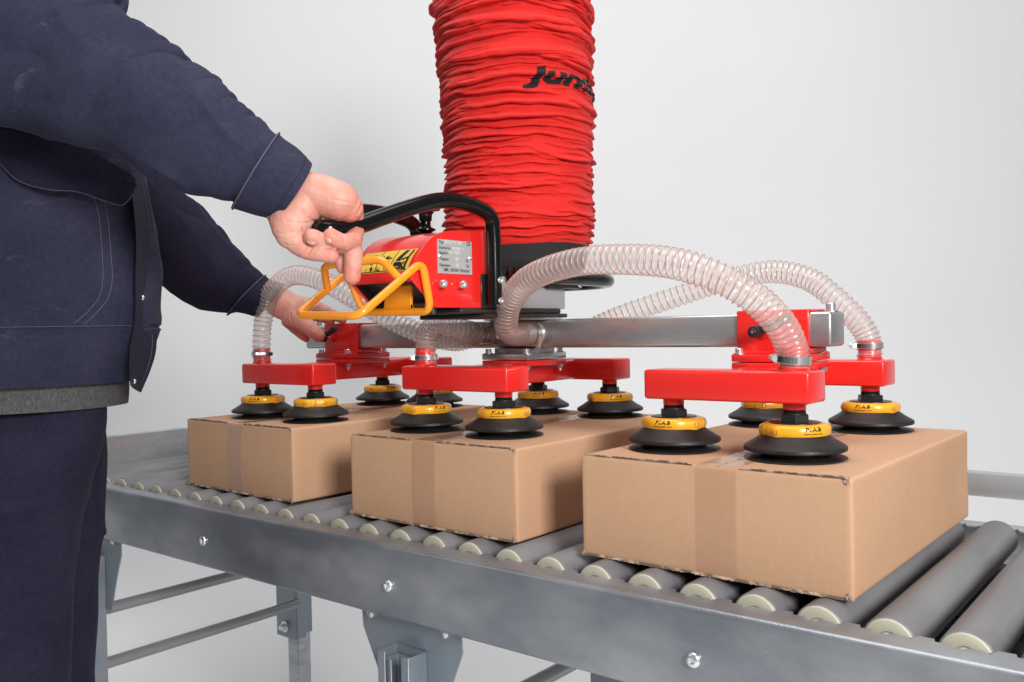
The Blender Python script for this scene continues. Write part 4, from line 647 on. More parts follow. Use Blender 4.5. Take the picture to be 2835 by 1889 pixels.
    # red face bolts on raised bosses
    for y in (.0145, .0600):
        bm = NB(); lathe(bm, [(.0095, -.001), (.0085, .0012), (.0068, .004), (.0066, .008)], 28, (XN, y-.002, .3885), (1, 0, 0)); part('bolt_boss', bm, M_red, t, True)
        bm = NB(); lathe(bm, [(.0062, 0), (.0062, .0065), (.0054, .0075), (.0036, .0075), (.0030, .0045), (0, .0045)], 24, (XN+.0078, y-.002, .3885), (1, 0, 0)); part('socket_bolt', bm, M_chrome, t, True)
    # nameplate with printing
    y0, y1, z0, z1 = .0118, .0912, .4055, .4585
    bm = NB(); rbox(bm, (XN+.0008, (y0+y1)/2, (z0+z1)/2), (.0008, y1-y0, z1-z0), 0); pl = part('nameplate', bm, M_plate, t, True)
    Wd, Hd = y1-y0, z1-z0
    def tx(s, u, v, size, m, xs=1., bold=0.):
        me = text_mesh(s, size, .00006, xs, 0, 2, bold+.00008)
        map_text('plate_lettering', me, lambda a, b, c: (XN+.00135+c, y0+u*Wd+a, z1-v*Hd+b), m, pl if False else t, True)
    for s, v in (('Typ:', .12), ('Fabrik-Nr.:', .285), ('Baujahr:', .43), ('Traglast:', .61), ('Eigengew.:', .79)): tx(s, .045, v, .0062, M_ink, 1.02)
    tx('kg', .82, .61, .0062, M_ink); tx('kg', .83, .77, .0062, M_ink); tx('CE', .84, .125, .0085, M_ink, .9, .0001)
    tx('SMI, 58300 Wetter', .155, .935, .0074, M_ink, 1.05)
    tx('ECO SML 100', .20, .11, .0068, M_emb, 1.); tx('134 554 - 1', .39, .285, .0066, M_emb, 1.); tx('01 / 2021', .33, .405, .0066, M_emb, 1.); tx('30', .50, .60, .0075, M_emb); tx('35', .52, .78, .0070, M_emb)
    for y in (y0+.005, y1-.004):
        bm = NB(); lathe(bm, [(0, .0018), (.0016, .0016), (.0020, .0024), (.0040, .0010), (.0042, 0)], 20, (XN+.001, y, .4325), (1, 0, 0)); part('plate_rivet', bm, M_chrome, t, True)
    # warning sticker wrapped on the curved cover
    S = [0]; Pp = PROF[3:]
    for a, b in zip(Pp, Pp[1:]): S.append(S[-1]+math.hypot(b[0]-a[0], b[1]-a[1]))
    def surf(u, s, o):   # u along x (0 at near end), s along profile
        s = min(max(s, 0), S[-1]-1e-6)
        for i in range(len(S)-1):
            if s <= S[i+1]: break
        f = (s-S[i])/(S[i+1]-S[i]); a, b = Pp[i], Pp[i+1]; y, z = a[0]+(b[0]-a[0])*f, a[1]+(b[1]-a[1])*f
        ty, tz = b[0]-a[0], b[1]-a[1]; L_ = math.hypot(ty, tz); return Vector((XN-.004-u, y-tz/L_*o, z+ty/L_*o))
    s0, s1 = .008, .0505
    bm = NB(); rows = [[bm.verts.new(surf(.004+u*.118, s0+(s1-s0)*v/16, .0006)) for v in range(17)] for u in np.linspace(0, 1, 12)]
    for p, q in zip(rows, rows[1:]):
        for i in range(16): bm.faces.new((p[i], p[i+1], q[i+1], q[i]))
    st = part('warning_sticker', bm, M_sticker, t, True)
    bm = NB()
    H_ = s1-s0; W_ = .118
    def poly(P, dens=3):   # P in (u right->left: 0..1 from near edge, v 0..1 bottom->top), convex
        c = [sum(p[0] for p in P)/len(P), sum(p[1] for p in P)/len(P)]; vc = bm.verts.new(surf(.004+c[0]*W_, s0+c[1]*H_, .0011)); pts = []
        for i in range(len(P)):
            a, b = P[i], P[(i+1) % len(P)]
            for k in range(dens): pts.append((a[0]+(b[0]-a[0])*k/dens, a[1]+(b[1]-a[1])*k/dens))
        vs = [bm.verts.new(surf(.004+u*W_, s0+v*H_, .0011)) for u, v in pts]
        for i in range(len(vs)): bm.faces.new((vc, vs[i], vs[(i+1) % len(vs)]))
    def line(a, b, w_=.012, n=10):
        dx, dy = (b[0]-a[0])*W_, (b[1]-a[1])*H_; L_ = math.hypot(dx, dy) or 1; nx_, ny_ = -dy/L_*w_*H_/W_/2, dx/L_*w_/2
        nx_ = -dy/L_*w_/2*H_/W_
        pa = [(a[0]+(b[0]-a[0])*k/n, a[1]+(b[1]-a[1])*k/n) for k in range(n+1)]
        v1 = [bm.verts.new(surf(.004+(u+nx_)*W_, s0+(v+ny_)*H_, .0011)) for u, v in pa]; v2 = [bm.verts.new(surf(.004+(u-nx_)*W_, s0+(v-ny_)*H_, .0011)) for u, v in pa]
        for i in range(n): bm.faces.new((v1[i], v1[i+1], v2[i+1], v2[i]))
    line((.03, .04), (.97, .04), .03, 20)
    for u in (.34, .62): line((u, .05), (u, .98), .035)
    def disc(c, ru, rv): poly([(c[0]+ru*math.cos(a), c[1]+rv*math.sin(a)) for a in np.linspace(0, 2*PI_, 13)[:-1]], 1)
    # panel nearest: load being lifted the wrong way
    poly([(.20, .95), (.13, .95), (.20, .42), (.29, .42)]); disc((.055, .90), .018, .06); poly([(.075, .85), (.035, .85), (.055, .45), (.085, .45)]); poly([(.09, .5), (.05, .5), (.06, .08), (.10, .08)])
    poly([(.30, .38), (.16, .38), (.18, .20), (.30, .20)]); poly([(.18, .52), (.08, .60), (.08, .52), (.18, .44)]); poly([(.30, .18), (.05, .10), (.05, .06), (.30, .12)])
    poly([(.20, .34), (.18, .38), (.09, .12), (.12, .09)]); poly([(.09, .36), (.12, .39), (.22, .10), (.18, .07)])
    # second panel: valve unit with arrows, triangle
    poly([(.50, .70), (.44, .70), (.46, .55), (.52, .55)]); poly([(.53, .55), (.46, .55), (.47, .33), (.55, .33)]); poly([(.45, .60), (.38, .62), (.38, .56), (.45, .54)])
    line((.60, .52), (.53, .52), .03); line((.60, .52), (.56, .72), .03); line((.56, .72), (.53, .52), .03); line((.565, .64), (.565, .56), .025)
    for u in (.42, .46, .57, .60): line((u, .22), (u, .06), .025)
    poly([(.59, .10), (.53, .10), (.56, .05)]); line((.60, .10), (.52, .10), .03)
    # third panel
    poly([(.74, .55), (.69, .6), (.71, .35), (.76, .35)]); poly([(.74, .2), (.70, .28), (.68, .10), (.72, .06)]); line((.70, .8), (.78, .8), .04)
    for u in (.66, .80): line((u, .2), (u, .06), .025)
    o = part('sticker_pictograms', bm, M_ink, t, True)
    # joystick
    bm = NB(); lathe(bm, [(.016, .474), (.017, .477), (.0145, .480), (.0095, .4815), (.0160, .4845), (.0165, .4870), (.0095, .4905), (.0085, .493), (.0085, .500), (.0105, .501), (.0110, .511), (.0122, .513), (.0145, .515), (.0145, .520), (.012, .522), (0, .522)], 32, (-.835, .085, 0)); part('release_knob', bm, M_black, t, True)
    bm = NB(); rbox(bm, (-.826, .085, .5185), (.038, .016, .007), .003, 2); part('knob_wing', bm, M_black, t, True)
    # orange control lever: bent rod frame
    XR, XL = -.735, -.888; rr = .0061
    A = {'P1': (XL, -.043, .4130), 'P2': (XL, -.1435, .3445), 'P3': (XR-.010, -.1445, .3395), 'P4': (XR+.004, -.0300, .4215), 'P5': (XR+.004, -.0135, .3455), 'P6': (XL, -.0100, .3490)}
    loop = fillet([A[k] for k in ('P1', 'P2', 'P3', 'P4', 'P5', 'P6')], .019, 8, True)
    bm = NB(); tube(bm, loop, rr, 16, closed=True, cap=False); part('orange_lever_frame', bm, M_orange, t, True)
    l0 = Vector(A['P1']).lerp(Vector(A['P2']), .40); r0 = Vector(A['P4']).lerp(Vector(A['P3']), .36)
    br = fillet([l0, l0+Vector((.022, -.024, .034)), r0+Vector((-.026, -.012, .032)), r0], .012, 6)
    bm = NB(); tube(bm, br, rr, 16); part('orange_finger_bar', bm, M_orange, t, True)
    bm = NB(); rbox(bm, (-.806, -.008, .381), (.060, .006, .070), .001, 1, Matrix.Rotation(R_(-4), 3, 'X')); part('orange_lever_plate', bm, M_orange, t, True)
    for k in range(1):
        bm = NB(); tube(bm, [(-.836, -.010, .3545), (-.776, -.010, .3545)], .0035, 8); part('lever_weld', bm, M_orange, t, True)
    return t
head()
# ------------------------------------------------------------------ red lift tube
def lift_tube():
    t = thing('lift_tube', 'crumpled red fabric vacuum tube with black lettering rising from the lifting head', 'vacuum tube', (-.835, .335, .42))
    nu, nv = 640, 700; z0, z1 = .462, 1.16
    th = np.linspace(0, 2*PI_, nu, endpoint=False)[None, :]; z = np.linspace(z0, z1, nv)[:, None]
    R0_ = .1375+.0075*np.clip((z-.55)/.35, 0, 1)+.003*np.exp(-((z-.52)/.03)**2)
    R0_ = R0_-.010*np.clip((.478-z)/.016, 0, 1)
    cx, cyn = np.cos(th), np.sin(th)
    rs = np.random.RandomState(5)
    warp = .006*fbm(cx*1.3+3, cyn*1.3+5, z*9, 3)
    zz = z+warp
    loose = np.clip((z-.62)/.30, 0, 1)        # folds get wider towards the top
    h = np.zeros((nv, nu))
    # many individual creases: overlapping folds with a soft upper bulge and a sharp lower line
    u = 0
    for q in range(400):
        f = (q+rs.rand())/400; zc = .468+.70*f**1.12; L_ = np.clip((zc-.60)/.30, 0, 1)
        c0 = rs.rand()*2*PI_; half = .35+1.5*rs.rand()**1.5+(1.2 if q % 5 == 0 else 0)
        d = (th-c0+PI_) % (2*PI_)-PI_; tap = np.clip(1-(np.abs(d)/half)**2, 0, 1)**.6
        ph = rs.rand(4)*6.28; sl = (rs.rand()-.5)*.012
        line = zc+.0028*np.sin(th*2+ph[0])+.0017*np.sin(th*4+ph[1])+.0009*np.sin(th*9+ph[2])+sl*np.clip(d, -half, half)
        dz = zz-line; dep = (.0026+.0056*rs.rand()**1.5)*(.85+.6*L_); wd = 1+.8*L_
        h -= dep*tap*np.where(dz > 0, np.exp(-dz/.0010), np.exp(dz/(.0030*wd)))
        h += dep*.75*tap*np.where(dz > 0, np.exp(-((dz-.0042*wd)/(.0030*wd))**2), 0)
    h = .010*np.tanh(h/.010)
    # bigger puckers
    h += .0022*fbm(cx*1.4, cyn*1.4, zz*42, 3)*(.5+loose) + .0016*fbm(cx*7, cyn*7, zz*110, 2)
    h += .004*loose*np.abs(vnoise(cx*1.5+9, cyn*1.5, zz*26))
    h *= np.clip((z-.466)/.02, .15, 1)
    R = R0_+h
    ax = -.835-.006*np.clip((z-.5)/.4, 0, 1)+.006*np.sin((z-.47)*7); ay = .335+0*z
    V = np.stack([ax+R*np.cos(th), ay+R*np.sin(th), np.broadcast_to(z, R.shape)-0.5*np.clip(h, -.005, .006)], -1)
    P, F = grid_mesh(V, nu, nv, wrapu=True); me = np_mesh('tube_sleeve', P, F, None)
    # printed lettering as an ink mask on the cloth
    tm = text_mesh('Jumbo', .072, 0, 1.0, .22, 3, .0032); tri = []
    tm.calc_loop_triangles(); co = [v.co for v in tm.vertices]
    phi = math.atan2(CAMP.y-.335, CAMP.x+.84)
    S_ = (((th-phi+PI_) % (2*PI_)-PI_)*.142); U = np.broadcast_to(S_-.022, R.shape)/1.2; 
    Pz = np.broadcast_to(z, R.shape)-.35*np.clip(h, -.004, .004); arc = np.cumsum(np.sqrt(np.diff(R, axis=0, prepend=R[:1])**2+np.diff(Pz, axis=0, prepend=Pz[:1])**2), 0)
    i0 = int((.745-z0)/(z1-z0)*nv); Wz = (arc-arc[i0:i0+1])/.98
    ink = np.zeros(R.shape, bool); box_ = (U > -.02) & (U < .30) & (Wz > -.04) & (Wz < .09); iu = U[box_]; iw = Wz[box_]; r_ = np.zeros(iu.shape, bool)
    for lt in tm.loop_triangles:
        a, b, c = [np.array((co[i].x, co[i].y)) for i in lt.vertices]
        def sgn(p, q): return (iu-q[0])*(p[1]-q[1])-(p[0]-q[0])*(iw-q[1])
        d1, d2, d3 = sgn(a, b), sgn(b, c), sgn(c, a); r_ |= ~(((d1 < 0) | (d2 < 0) | (d3 < 0)) & ((d1 > 0) | (d2 > 0) | (d3 > 0)))
    ink[box_] = r_
    at = me.attributes.new('ink', 'FLOAT', 'POINT'); at.data.foreach_set('value', ink.astype(np.float32).ravel())
    m = mat('red_tube_fabric', (.66, .018, .014), .78, bump=.2, bscale=1500, spec=.25, sheen=.1); N = m.node_tree.nodes; L = m.node_tree.links; a = N.new('ShaderNodeAttribute'); a.attribute_name = 'ink'; mx = N.new('ShaderNodeMixRGB'); mx.inputs[1].default_value = (.68, .019, .015, 1); mx.inputs[2].default_value = (.012, .010, .012, 1)
    L.new(a.outputs['Fac'], mx.inputs[0]); L.new(mx.outputs[0], N['Principled BSDF'].inputs['Base Color']); me.materials.append(m)
    link('tube_sleeve', me, t, world=True)
    bm = NB(); lathe(bm, [(.116, .424), (.121, .428), (.124, .440), (.126, .456), (.1285, .466), (.128, .472), (.118, .474)], 96, (-.832, .335, 0)); part('black_band', bm, M_webb, t, True)
lift_tube()
# ------------------------------------------------------------------ clear hoses
def hose(label, pts, R=.0205, pitch=.0130, dens=None):
    P = smoothpath(pts, 16); t = thing('vacuum_hose', label, 'hose', tuple(P[0]), 0, 'clear spiral hoses')
    P = np.array(P); seg = np.linalg.norm(np.diff(P, axis=0), axis=1); s = np.r_[0, np.cumsum(seg)]; L_ = s[-1]
    n = int(L_/.0085*8); si = np.linspace(0, L_, n); Q = np.stack([np.interp(si, s, P[:, k]) for k in range(3)], 1)
    for _ in range(4): Q[1:-1] = (Q[:-2]+Q[1:-1]*2+Q[2:])/4
    Pv, T, X = frames([tuple(q) for q in Q]); nu = 28
    Tn = np.array([tuple(q) for q in T]); cur = np.r_[0, np.linalg.norm(np.diff(Tn, axis=0), axis=1)/(L_/n)]
    for _ in range(40): cur[1:-1] = (cur[:-2]+cur[1:-1]+cur[2:])/3
    PH = np.cumsum((1+.055*cur)/pitch)*(L_/n); turns = PH[-1]
    V = np.zeros((n, nu, 3)); Wr = []
    for i in range(n):
        y = T[i].cross(X[i]); ph = 2*PI_*PH[i]
        a = np.linspace(0, 2*PI_, nu, endpoint=False); d = (ph-a) % (2*PI_); dd = np.minimum(d, 2*PI_-d)/PI_  # 0 at the wire
        r = R-.0023*(1-np.exp(-(dd/.20)**1.6))
        V[i] = np.array(Pv[i])+r[:, None]*(np.cos(a)[:, None]*np.array(X[i])+np.sin(a)[:, None]*np.array(y))
    vv, F = grid_mesh(V, nu, n, wrapu=True); link('hose_wall', np_mesh('hose_wall', vv, F, M_hose), t, world=True)
    # copper wire helix
    m = int(turns*26); C = np.zeros((m, 3)); Nn = np.zeros((m, 3)); Bn = np.zeros((m, 3))
    for j in range(m):
        f = float(np.interp(turns*j/(m-1), PH, np.arange(n))); i = min(int(f), n-2); g = f-i
        p = np.array(Pv[i])*(1-g)+np.array(Pv[i+1])*g; x = np.array(X[i])*(1-g)+np.array(X[i+1])*g; tt = np.array(T[i])*(1-g)+np.array(T[i+1])*g; y = np.cross(tt, x); a = 2*PI_*((1-g)*PH[i]+g*PH[i+1])
        o = x*math.cos(a)+y*math.sin(a); C[j] = p+o*(R-.0004); Nn[j] = o; Bn[j] = tt
    k = 5; A = np.linspace(0, 2*PI_, k, endpoint=False); rw = .00050
    V = C[:, None, :]+rw*(np.cos(A)[None, :, None]*Nn[:, None, :]+np.sin(A)[None, :, None]*Bn[:, None, :])
    vv, F = grid_mesh(V, k, m, wrapu=True); link('wire_spiral', np_mesh('wire_spiral', vv, F, M_copper), t, world=True)
    return t, Q
def clamp_at(t, c, ax, R, screw_dir, tilt=0, big=False):
    ax = Vector(ax).normalized(); c = Vector(c); bm = NB(); w_ = .0045 if not big else .0055
    lathe(bm, [(R, -w_), (R+.0009, -w_), (R+.0009, w_), (R, w_)], 48, c, ax, closed=True); b = part('hose_clamp', bm, M_chrome, t, True, 30)
    # worm slots
    x, y, d = basis(ax); sd = Vector(screw_dir); sd = (sd-ax*sd.dot(ax)).normalized(); sq = ax.cross(sd)
    bm = NB()
    for k in range(-2, 16):
        a = k*.085+.25; o = sd*math.cos(a)+sq*math.sin(a)*1; p = c+o*(R+.0011); rbox(bm, p, (.0007, .0008, w_*1.5), 0, M3=Matrix((ax.cross(o), o, ax)).transposed())
    part('clamp_slots', bm, M_thread, t, True)
    bm = NB(); p = c+sd*(R+.0035); q = p-sq*.009; e = p+sq*.006
    cyl(bm, q, e, .0042, 16); hexp = q-sq*.005; cyl(bm, hexp, q, .0048, 6); rbox(bm, c+sd*(R+.0015), (.011, .004, w_*2.2), .0006, 1, M3=Matrix((sq, sd, ax)).transposed())
    part('clamp_worm', bm, M_chrome, t, True, 30)
    return b
HS = ZB1
xA = CX['A']-.089; xB = CX['B']-.089+.0035; xC = CX['C']+.089; yF = .3325-.1775; yB = .3325+.1775
h1, _ = hose('long clear hose arching in front, from beam centre to the right frame', [(-.772, .300, .307), (-.772, .265, .307), (-.768, .225, .309), (-.752, .190, .325), (-.715, .158, .362), (-.640, .118, .396), (-.530, .082, .4115), (-.4285, .062, .4085), (-.350, .055, .3975), (-.294, .066, .376), (-.257, .092, .347), (-.240, .125, .316), (xC-.001, .148, .288), (xC, yF, .270), (xC, yF, .2575)], .0212)
clamp_at(h1, (-.772, .285, .307), (0, -1, 0), .0216, (.9, 0, -.5))
clamp_at(h1, (xC, yF+.0, .2690), (.1, .0, 1), .0216, (-.85, -.6, 0), big=True)
h2, _ = hose('clear hose behind the beam that rises to the rear of the right frame', [(-.745, .372, .307), (-.735, .410, .310), (-.690, .445, .335), (-.5819, .49, .372), (-.5039, .51, .395), (-.4174, .52, .4085), (-.3478, .52, .391), (-.2990, .515, .353), (-.2625, yB, .315), (xC-.013, yB, .285), (xC-.0125, yB, .2575)], .0205)
clamp_at(h2, (xC-.0125, yB, .2775), (0, 0, 1), .0210, (-.85, -.6, 0))
h3, _ = hose('clear hose looping up from the far left frame beside the reaching hand', [(xA, yF, .2575), (xA, yF, .300), (-1.3965, .157, .355), (-1.370, .160, .408), (-1.312, .170, .438), (-1.2347, .18, .425), (-1.1715, .2, .392), (-1.1043, .22, .354), (-1.0395, .24, .322), (-.985, .255, .304), (-.935, .262, .297), (-.908, .280, .302), (-.905, .296, .306)], .0205)
clamp_at(h3, (xA, yF, .2740), (0, 0, 1), .0212, (.8, -.5, 0))
h4, _ = hose('short clear hose bending from the middle frame into the beam centre', [(xB, yF, .2575), (xB, yF, .285), (xB+.001, .158, .308), (xB+.005, .172, .3235), (-.898, .195, .3270), (-.889, .228, .3180), (-.882, .262, .3095), (-.880, .298, .307)], .0205)
clamp_at(h4, (xB, yF, .2690), (0, 0, 1), .0210, (-.6, -.9, 0))
# ------------------------------------------------------------------ person
def capsule_mesh(chains, voxel, smooth_it):
    bm = NB()
    for ch in chains:
        for i, (x, y, z, r) in enumerate(ch):
            g = bmesh.ops.create_icosphere(bm, subdivisions=3, radius=r)
            for v in g['verts']: v.co += Vector((x, y, z))
            if i+1 < len(ch):
                x2, y2, z2, r2 = ch[i+1]; a, b = Vector((x, y, z)), Vector((x2, y2, z2))
                if (b-a).length > 1e-4: cyl(bm, a, b, r, 24, r2)
    me = bpy.data.meshes.new('tmp'); bm.to_mesh(me); bm.free(); o = bpy.data.objects.new('tmp', me); COL.objects.link(o)
    md = o.modifiers.new('r', 'REMESH'); md.mode = 'VOXEL'; md.voxel_size = voxel
    ms = o.modifiers.new('s', 'SMOOTH'); ms.factor = .5; ms.iterations = smooth_it
    bpy.context.view_layer.update(); me2 = bpy.data.meshes.new_from_object(o.evaluated_get(bpy.context.evaluated_depsgraph_get())); bpy.data.objects.remove(o)
    return me2
def ring_loft(rows, nt, nu, disp=None, cap=False):
    rows = np.array(rows); k = len(rows); C = np.zeros((nt, 9))
    Q = np.vstack([2*rows[0]-rows[1], rows, 2*rows[-1]-rows[-2]])
    for i in range(nt):
        f = i/(nt-1)*(k-1); j = min(int(f), k-2); t = f-j; a, b, c, d = Q[j:j+4]
        C[i] = .5*((2*b)+(-a+c)*t+(2*a-5*b+4*c-d)*t*t+(-a+3*b-3*c+d)*t**3)
    th = np.linspace(0, 2*PI_, nu, endpoint=False); tt = np.linspace(0, k-1, nt)
    c, e1, e2 = C[:, None, :3], C[:, None, 3:6], C[:, None, 6:]
    ct, st = np.cos(th)[None, :, None], np.sin(th)[None, :, None]
    V = c+ct*e1+st*e2; N = ct*e1/np.linalg.norm(e1, axis=2, keepdims=True)+st*e2/np.linalg.norm(e2, axis=2, keepdims=True); N /= np.linalg.norm(N, axis=2, keepdims=True)
    if disp is not None: V = V+N*disp(V, th[None, :], tt[:, None])[..., None]
    return V, N
def person():
    t = thing('person', 'worker in navy jacket and trousers gripping the black handle and reaching for the clamp', 'person', (-1.4, -.35, -.8))
    # one continuous skin surface for arms, trunk and both hands
    me = capsule_mesh(D['hand1']+D['hand2']+D['bodyc'][:1]+D['bodyc'][2:3], .0013, 4)
    tr = capsule_mesh(D['bodyc'], .012, 3)
    bm = NB(); bm.from_mesh(me); bm.from_mesh(tr)
    # skin relief: small folds
    co = np.array([v.co[:] for v in bm.verts]); bm.normal_update(); no = np.array([v.normal[:] for v in bm.verts])
    dsp = .0005*fbm(co[:, 0]*110, co[:, 1]*110, co[:, 2]*110, 3); co = co+no*dsp[:, None]
    cl = np.array(CAMP)
    for (pts, w_, dp) in D['creases']:
        P = np.array(pts); best = np.full(len(co), 1e9); ray = co-cl; dist = np.linalg.norm(ray, axis=1, keepdims=True); rd = ray/dist
        pr = P-cl; pl_ = np.linalg.norm(pr, axis=1); pd = pr/pl_[:, None]
        for i in range(len(P)):
            ang = np.linalg.norm(rd-pd[i], axis=1)*dist[:, 0]; ang[np.abs(dist[:, 0]-pl_[i]) > .05] = 1e9; best = np.minimum(best, ang)
        face = np.clip(-(rd*no).sum(1)*2, 0, 1); co = co-no*(dp*np.exp(-(best/w_)**2)*face)[:, None]+no*(dp*.35*np.exp(-((best-w_*2)/w_)**2)*face)[:, None]
    tips = [ch[-1] for ch in D['hand1'][4:]]+[ch[-1] for ch in D['hand2'][1:]]+[D['hand1'][1][-1], D['hand1'][7][1], D['hand1'][9][1], D['hand1'][4][-3]]
    fl = np.zeros(len(co))
    for (x, y, z, r) in tips: fl = np.maximum(fl, np.exp(-((np.linalg.norm(co-np.array([x, y, z]), axis=1))/(r*1.5))**4))
    fl = np.clip(fl*.8+.35*fbm(co[:, 0]*28, co[:, 1]*28, co[:, 2]*28, 3), 0, 1)
    for v, c in zip(bm.verts, co): v.co = c
    body = part('body', bm, M_skin, t, True, 180)
    at = body.data.attributes.new('flush', 'FLOAT', 'POINT'); at.data.foreach_set('value', fl.astype(np.float32))
    nt = M_skin.node_tree; a_ = nt.nodes.new('ShaderNodeAttribute'); a_.attribute_name = 'flush'; m_ = nt.nodes.new('ShaderNodeMixRGB'); bs = nt.nodes['Principled BSDF']; src = bs.inputs['Base Color'].links[0].from_socket
    nt.links.new(a_.outputs['Fac'], m_.inputs[0]); nt.links.new(src, m_.inputs[1]); m_.inputs[2].default_value = (.66, .225, .175, 1); nt.links.new(m_.outputs[0], bs.inputs['Base Color'])
    for a, b, w_ in D['nails1']:
        a, b = Vector(a), Vector(b); d = (b-a).normalized(); toc = (CAMP-a).normalized(); n = (toc-d*toc.dot(d)+Vector((0, 0, -.25))).normalized(); n = (n-d*n.dot(d)).normalized(); s = d.cross(n)
        bm = NB(); rows = []; L_ = (b-a).length
        for i in range(9):
            f = i/8; wid = w_*(.5*math.sqrt(max(0, 1-(2*abs(f-.45))**4))+.03); rows.append([bm.verts.new(a+d*L_*f+s*wid*(k/4-1)*1.0+n*(.0012-.0022*(k/4-1)**2-.0012*(2*f-1)**2)) for k in range(9)])
        for p, q in zip(rows, rows[1:]):
            for i in range(8): bm.faces.new((p[i], p[i+1], q[i+1], q[i]))
        part('fingernail', bm, M_nail, t, True, 60)
    # ---- jacket trunk
    rs = np.random.RandomState(3)
    def dj(V, th, tt):
        x, y, z = V[..., 0], V[..., 1], V[..., 2]
        f = .006*fbm(x*5, y*5, z*3.2, 3)+.0022*(1-np.abs(vnoise(x*16+z*6, y*16, z*9)))**3+.006*(1-np.abs(vnoise(x*5+z*5, y*5, z*3.1+x*3)))**4-.002
        band = np.clip((tt-9.2)/.4, 0, 1); f = f*(1-.5*band)
        f += -.003*np.exp(-((tt-8.95)/.06)**2)+.0015*np.exp(-((tt-9.1)/.06)**2)      # waist seam
        f += .0018*np.abs(np.sin(th*34+3*vnoise(x*9, y*9, z*4)))*np.exp(-((tt-8.7)/.35)**2)
        return f
    V, N = ring_loft(D['torso'], 300, 260, dj); P, F = grid_mesh(V, 260, 300, wrapu=True)
    jk = link('jacket', np_mesh('jacket', P, F, M_navy), t, world=True)
    # hem turned under
    V2 = V[-1]; V3 = V2-N[-1]*.004; V4 = V3+np.array([0, 0, .012])-N[-1]*.001; Vh = np.stack([V2, V3, V4]); P, F = grid_mesh(Vh, 260, 3, wrapu=True); link('jacket_hem', np_mesh('jacket_hem', P, F, M_navyd), t, world=True)
    # stitched seams on the jacket
    def seam_on(V, N, pts, name, r=.00055, m=M_stitch, off=.0008):
        nt, nu = V.shape[:2]; Q = []
        for a, b in pts:
            i = a*(nt-1); j = (b/(2*PI_)*nu) % nu; i0 = min(int(i), nt-2); j0 = int(j) % nu; j1 = (j0+1) % nu; fi, fj = i-i0, j-int(j)
            Q.append((V[i0, j0]*(1-fi)*(1-fj)+V[i0+1, j0]*fi*(1-fj)+V[i0, j1]*(1-fi)*fj+V[i0+1, j1]*fi*fj)+N[i0, j0]*off)
        bm = NB(); tube(bm, Q, r, 6); part(name, bm, m, t, True)
    K_ = len(D['torso'])-1
    seam_on(V, N, [((8.9)/K_, -a) for a in np.linspace(.15, 2.6, 60)], 'jacket_seam')
    vs_ = [(5.2, .62), (6, .60), (7, .60), (7.8, .62), (8.3, .70), (8.8, .80)]
    sp_ = smoothpath([(a/K_, -b, 0) for a, b in vs_], 10); seam_on(V, N, [(a[0], a[1]) for a in sp_], 'jacket_seam')
    seam_on(V, N, [(a[0], a[1]+.07) for a in sp_], 'jacket_seam', .0006)
    # placket
    pl = D['placket']; o_ = smoothpath([p[0] for p in pl], 8); i_ = smoothpath([p[1] for p in pl], 8)
    n = len(o_); rows = []
    tocam = np.array(-Fv)
    for k in range(n):
        a, b = np.array(i_[k]), np.array(o_[k]); row = []
        for q in range(9):
            f = q/8; p = a+(b-a)*f+tocam*(.004*math.sin(PI_*f)+.002*math.sin(k*.35+f*3)); row.append(p)
        row2 = [p-tocam*.004 for p in row[::-1]]; rows.append(row+row2)
    Vp = np.array(rows); P, F = grid_mesh(Vp, 18, n, wrapu=True); link('jacket_placket', np_mesh('jacket_placket', P, F, M_navyd, sharp=50), t, world=True)  # placket shade put into the colour by the darker twill
    bm = NB(); tube(bm, [Vp[k, 7]+tocam*.0008 for k in range(n)], .0006, 6); part('jacket_seam', bm, M_stitch, t, True)
    for k in (int(n*.52), int(n*.93)):
        bm = NB(); lathe(bm, [(0, .0022), (.0022, .0018), (.0028, .0024), (.0042, .0012), (.0044, 0)], 20, Vp[k, 3]+tocam*.001, (.5, -.8, .1)); part('snap_button', bm, M_chrome, t, True)
    # pocket flap
    fl = D['flap']; lo = smoothpath([p[0] for p in fl], 6); up = smoothpath([p[1] for p in fl], 6); n = len(lo); rows = []
    for k in range(n):
        a, b = np.array(up[k]), np.array(lo[k]); row = [a+(b-a)*q/10+tocam*(.008*math.sin(PI_*q/10*.8)+.002*math.sin(k*.4+q*.5)) for q in range(11)]; rows.append(row+[p-tocam*.003 for p in row[::-1]])
    Vp = np.array(rows); P, F = grid_mesh(Vp, 22, n, wrapu=True); link('pocket_flap', np_mesh('pocket_flap', P, F, M_navyd, sharp=50), t, world=True)  # shadow under the arm painted into the flap by darker twill
    bm = NB(); tube(bm, [Vp[k, 10]+tocam*.001 for k in range(n)], .0006, 6); part('jacket_seam', bm, M_stitch, t, True)
    # ---- sleeves
    def ds(scale, top):
        def f(V, th, tt):
            x, y, z = V[..., 0], V[..., 1], V[..., 2]
            g = .0055*scale*fbm(x*8, y*8, z*8, 3)
            g = g+.0045*scale*((1-np.abs(vnoise(th*1.6+tt*.25+3, tt*.45, th*0+tt*.1)))**3-.4)*np.clip((10.6-tt)/1., 0, 1)
            g = g-.0060*scale*(1-np.abs(vnoise(x*6-z*9+4, y*6, z*5+x*4)))**6
            # folds across the sleeve, strongest on the upper side, plus long drapes below
            w_ = np.clip(np.cos(th-.05), 0, 1)**3.5
            ph = tt*1.0*PI_+1.2*np.sin(th*1.2)+1.2*vnoise(x*5, y*5, z*5)
            g = g+.0085*top*w_*(np.abs(np.sin(ph))**.7-.6)*np.clip((10.6-tt)/1., 0, 1)
            g = g-.0035*scale*np.clip(-np.cos(th-.6), 0, 1)*(1-np.abs(vnoise(x*7+y*5, z*12, tt*.6)))**4
            g = g+.0016*(1-np.abs(vnoise(x*22, y*22, z*14)))**2
            return g
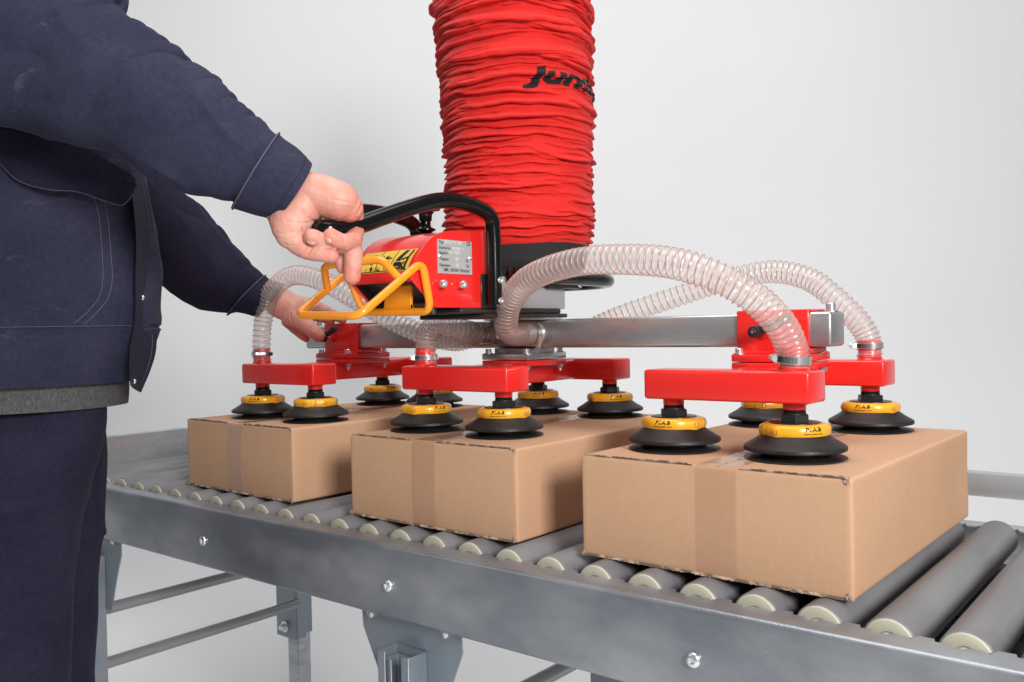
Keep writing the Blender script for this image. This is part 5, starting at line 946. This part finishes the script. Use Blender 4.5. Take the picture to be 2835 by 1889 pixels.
        return f
    V, N = ring_loft(D['sleeve1'], 330, 200, ds(1, 1)); P, F = grid_mesh(V, 200, 330, wrapu=True); link('sleeve', np_mesh('sleeve', P, F, M_navy), t, world=True, label='sleeve of the near arm with scuffs and stains')
    Ve = V[-1]
    def dc(V, th, tt): return .0015*fbm(V[..., 0]*14, V[..., 1]*14, V[..., 2]*14, 3)+.002+.0012*np.exp(-((tt-.12)/.1)**2)
    V, N = ring_loft(D['cuff1'], 90, 160, dc); V2 = V[-1]-N[-1]*.0025; V3 = V[-1]-N[-1]*.006+(V[-6]-V[-1])*3; Va = np.concatenate([V, V2[None], V3[None]]); P, F = grid_mesh(Va, 160, 92, wrapu=True); link('cuff', np_mesh('cuff', P, F, M_navy), t, world=True)
    seam_on(V, N, [(.05, a) for a in np.linspace(0, 2*PI_, 90)], 'cuff_seam', .0009); seam_on(V, N, [(.86, a) for a in np.linspace(0, 2*PI_, 90)], 'cuff_seam', .0004, M_navyd, .0002)
    V, N = ring_loft(D['sleeve2'], 240, 160, ds(.9, .35)); P, F = grid_mesh(V, 160, 240, wrapu=True); link('sleeve', np_mesh('sleeve', P, F, M_navyd), t, world=True)  # rear sleeve of the same jacket, its shade painted by darker twill
    V, N = ring_loft(D['cuff2'], 70, 140, dc); V2 = V[-1]-N[-1]*.0025; V3 = V[-1]-N[-1]*.006+(V[-6]-V[-1])*3; Va = np.concatenate([V, V2[None], V3[None]]); P, F = grid_mesh(Va, 140, 72, wrapu=True); link('cuff', np_mesh('cuff', P, F, M_navyd), t, world=True)  # cuff darkened in colour like its shaded sleeve
    seam_on(V, N, [(.06, a) for a in np.linspace(0, 2*PI_, 90)], 'cuff_seam', .0008)
    # ---- shirt
    def dsh(V, th, tt): return .003*fbm(V[..., 0]*7, V[..., 1]*7, V[..., 2]*5, 3)+.0004*np.sin(th*90)
    V, N = ring_loft(D['shirt'], 80, 200, dsh); P, F = grid_mesh(V, 200, 80, wrapu=True); link('shirt', np_mesh('shirt', P, F, M_knit), t, world=True)
    # ---- trousers
    def dt(V, th, tt):
        x, y, z = V[..., 0], V[..., 1], V[..., 2]
        return .006*fbm(x*5, y*5, z*3, 3)-.004*(1-np.abs(vnoise(x*8, y*8, z*3.5+2)))**4+.003*(1-np.abs(vnoise(x*4, y*4, z*11)))**3
    for key in ('leg1', 'leg2'):
        V, N = ring_loft(D[key], 260, 170, dt); P, F = grid_mesh(V, 170, 260, wrapu=True); link('trouser_leg', np_mesh('trouser_leg', P, F, M_navyd), t, world=True)
person()
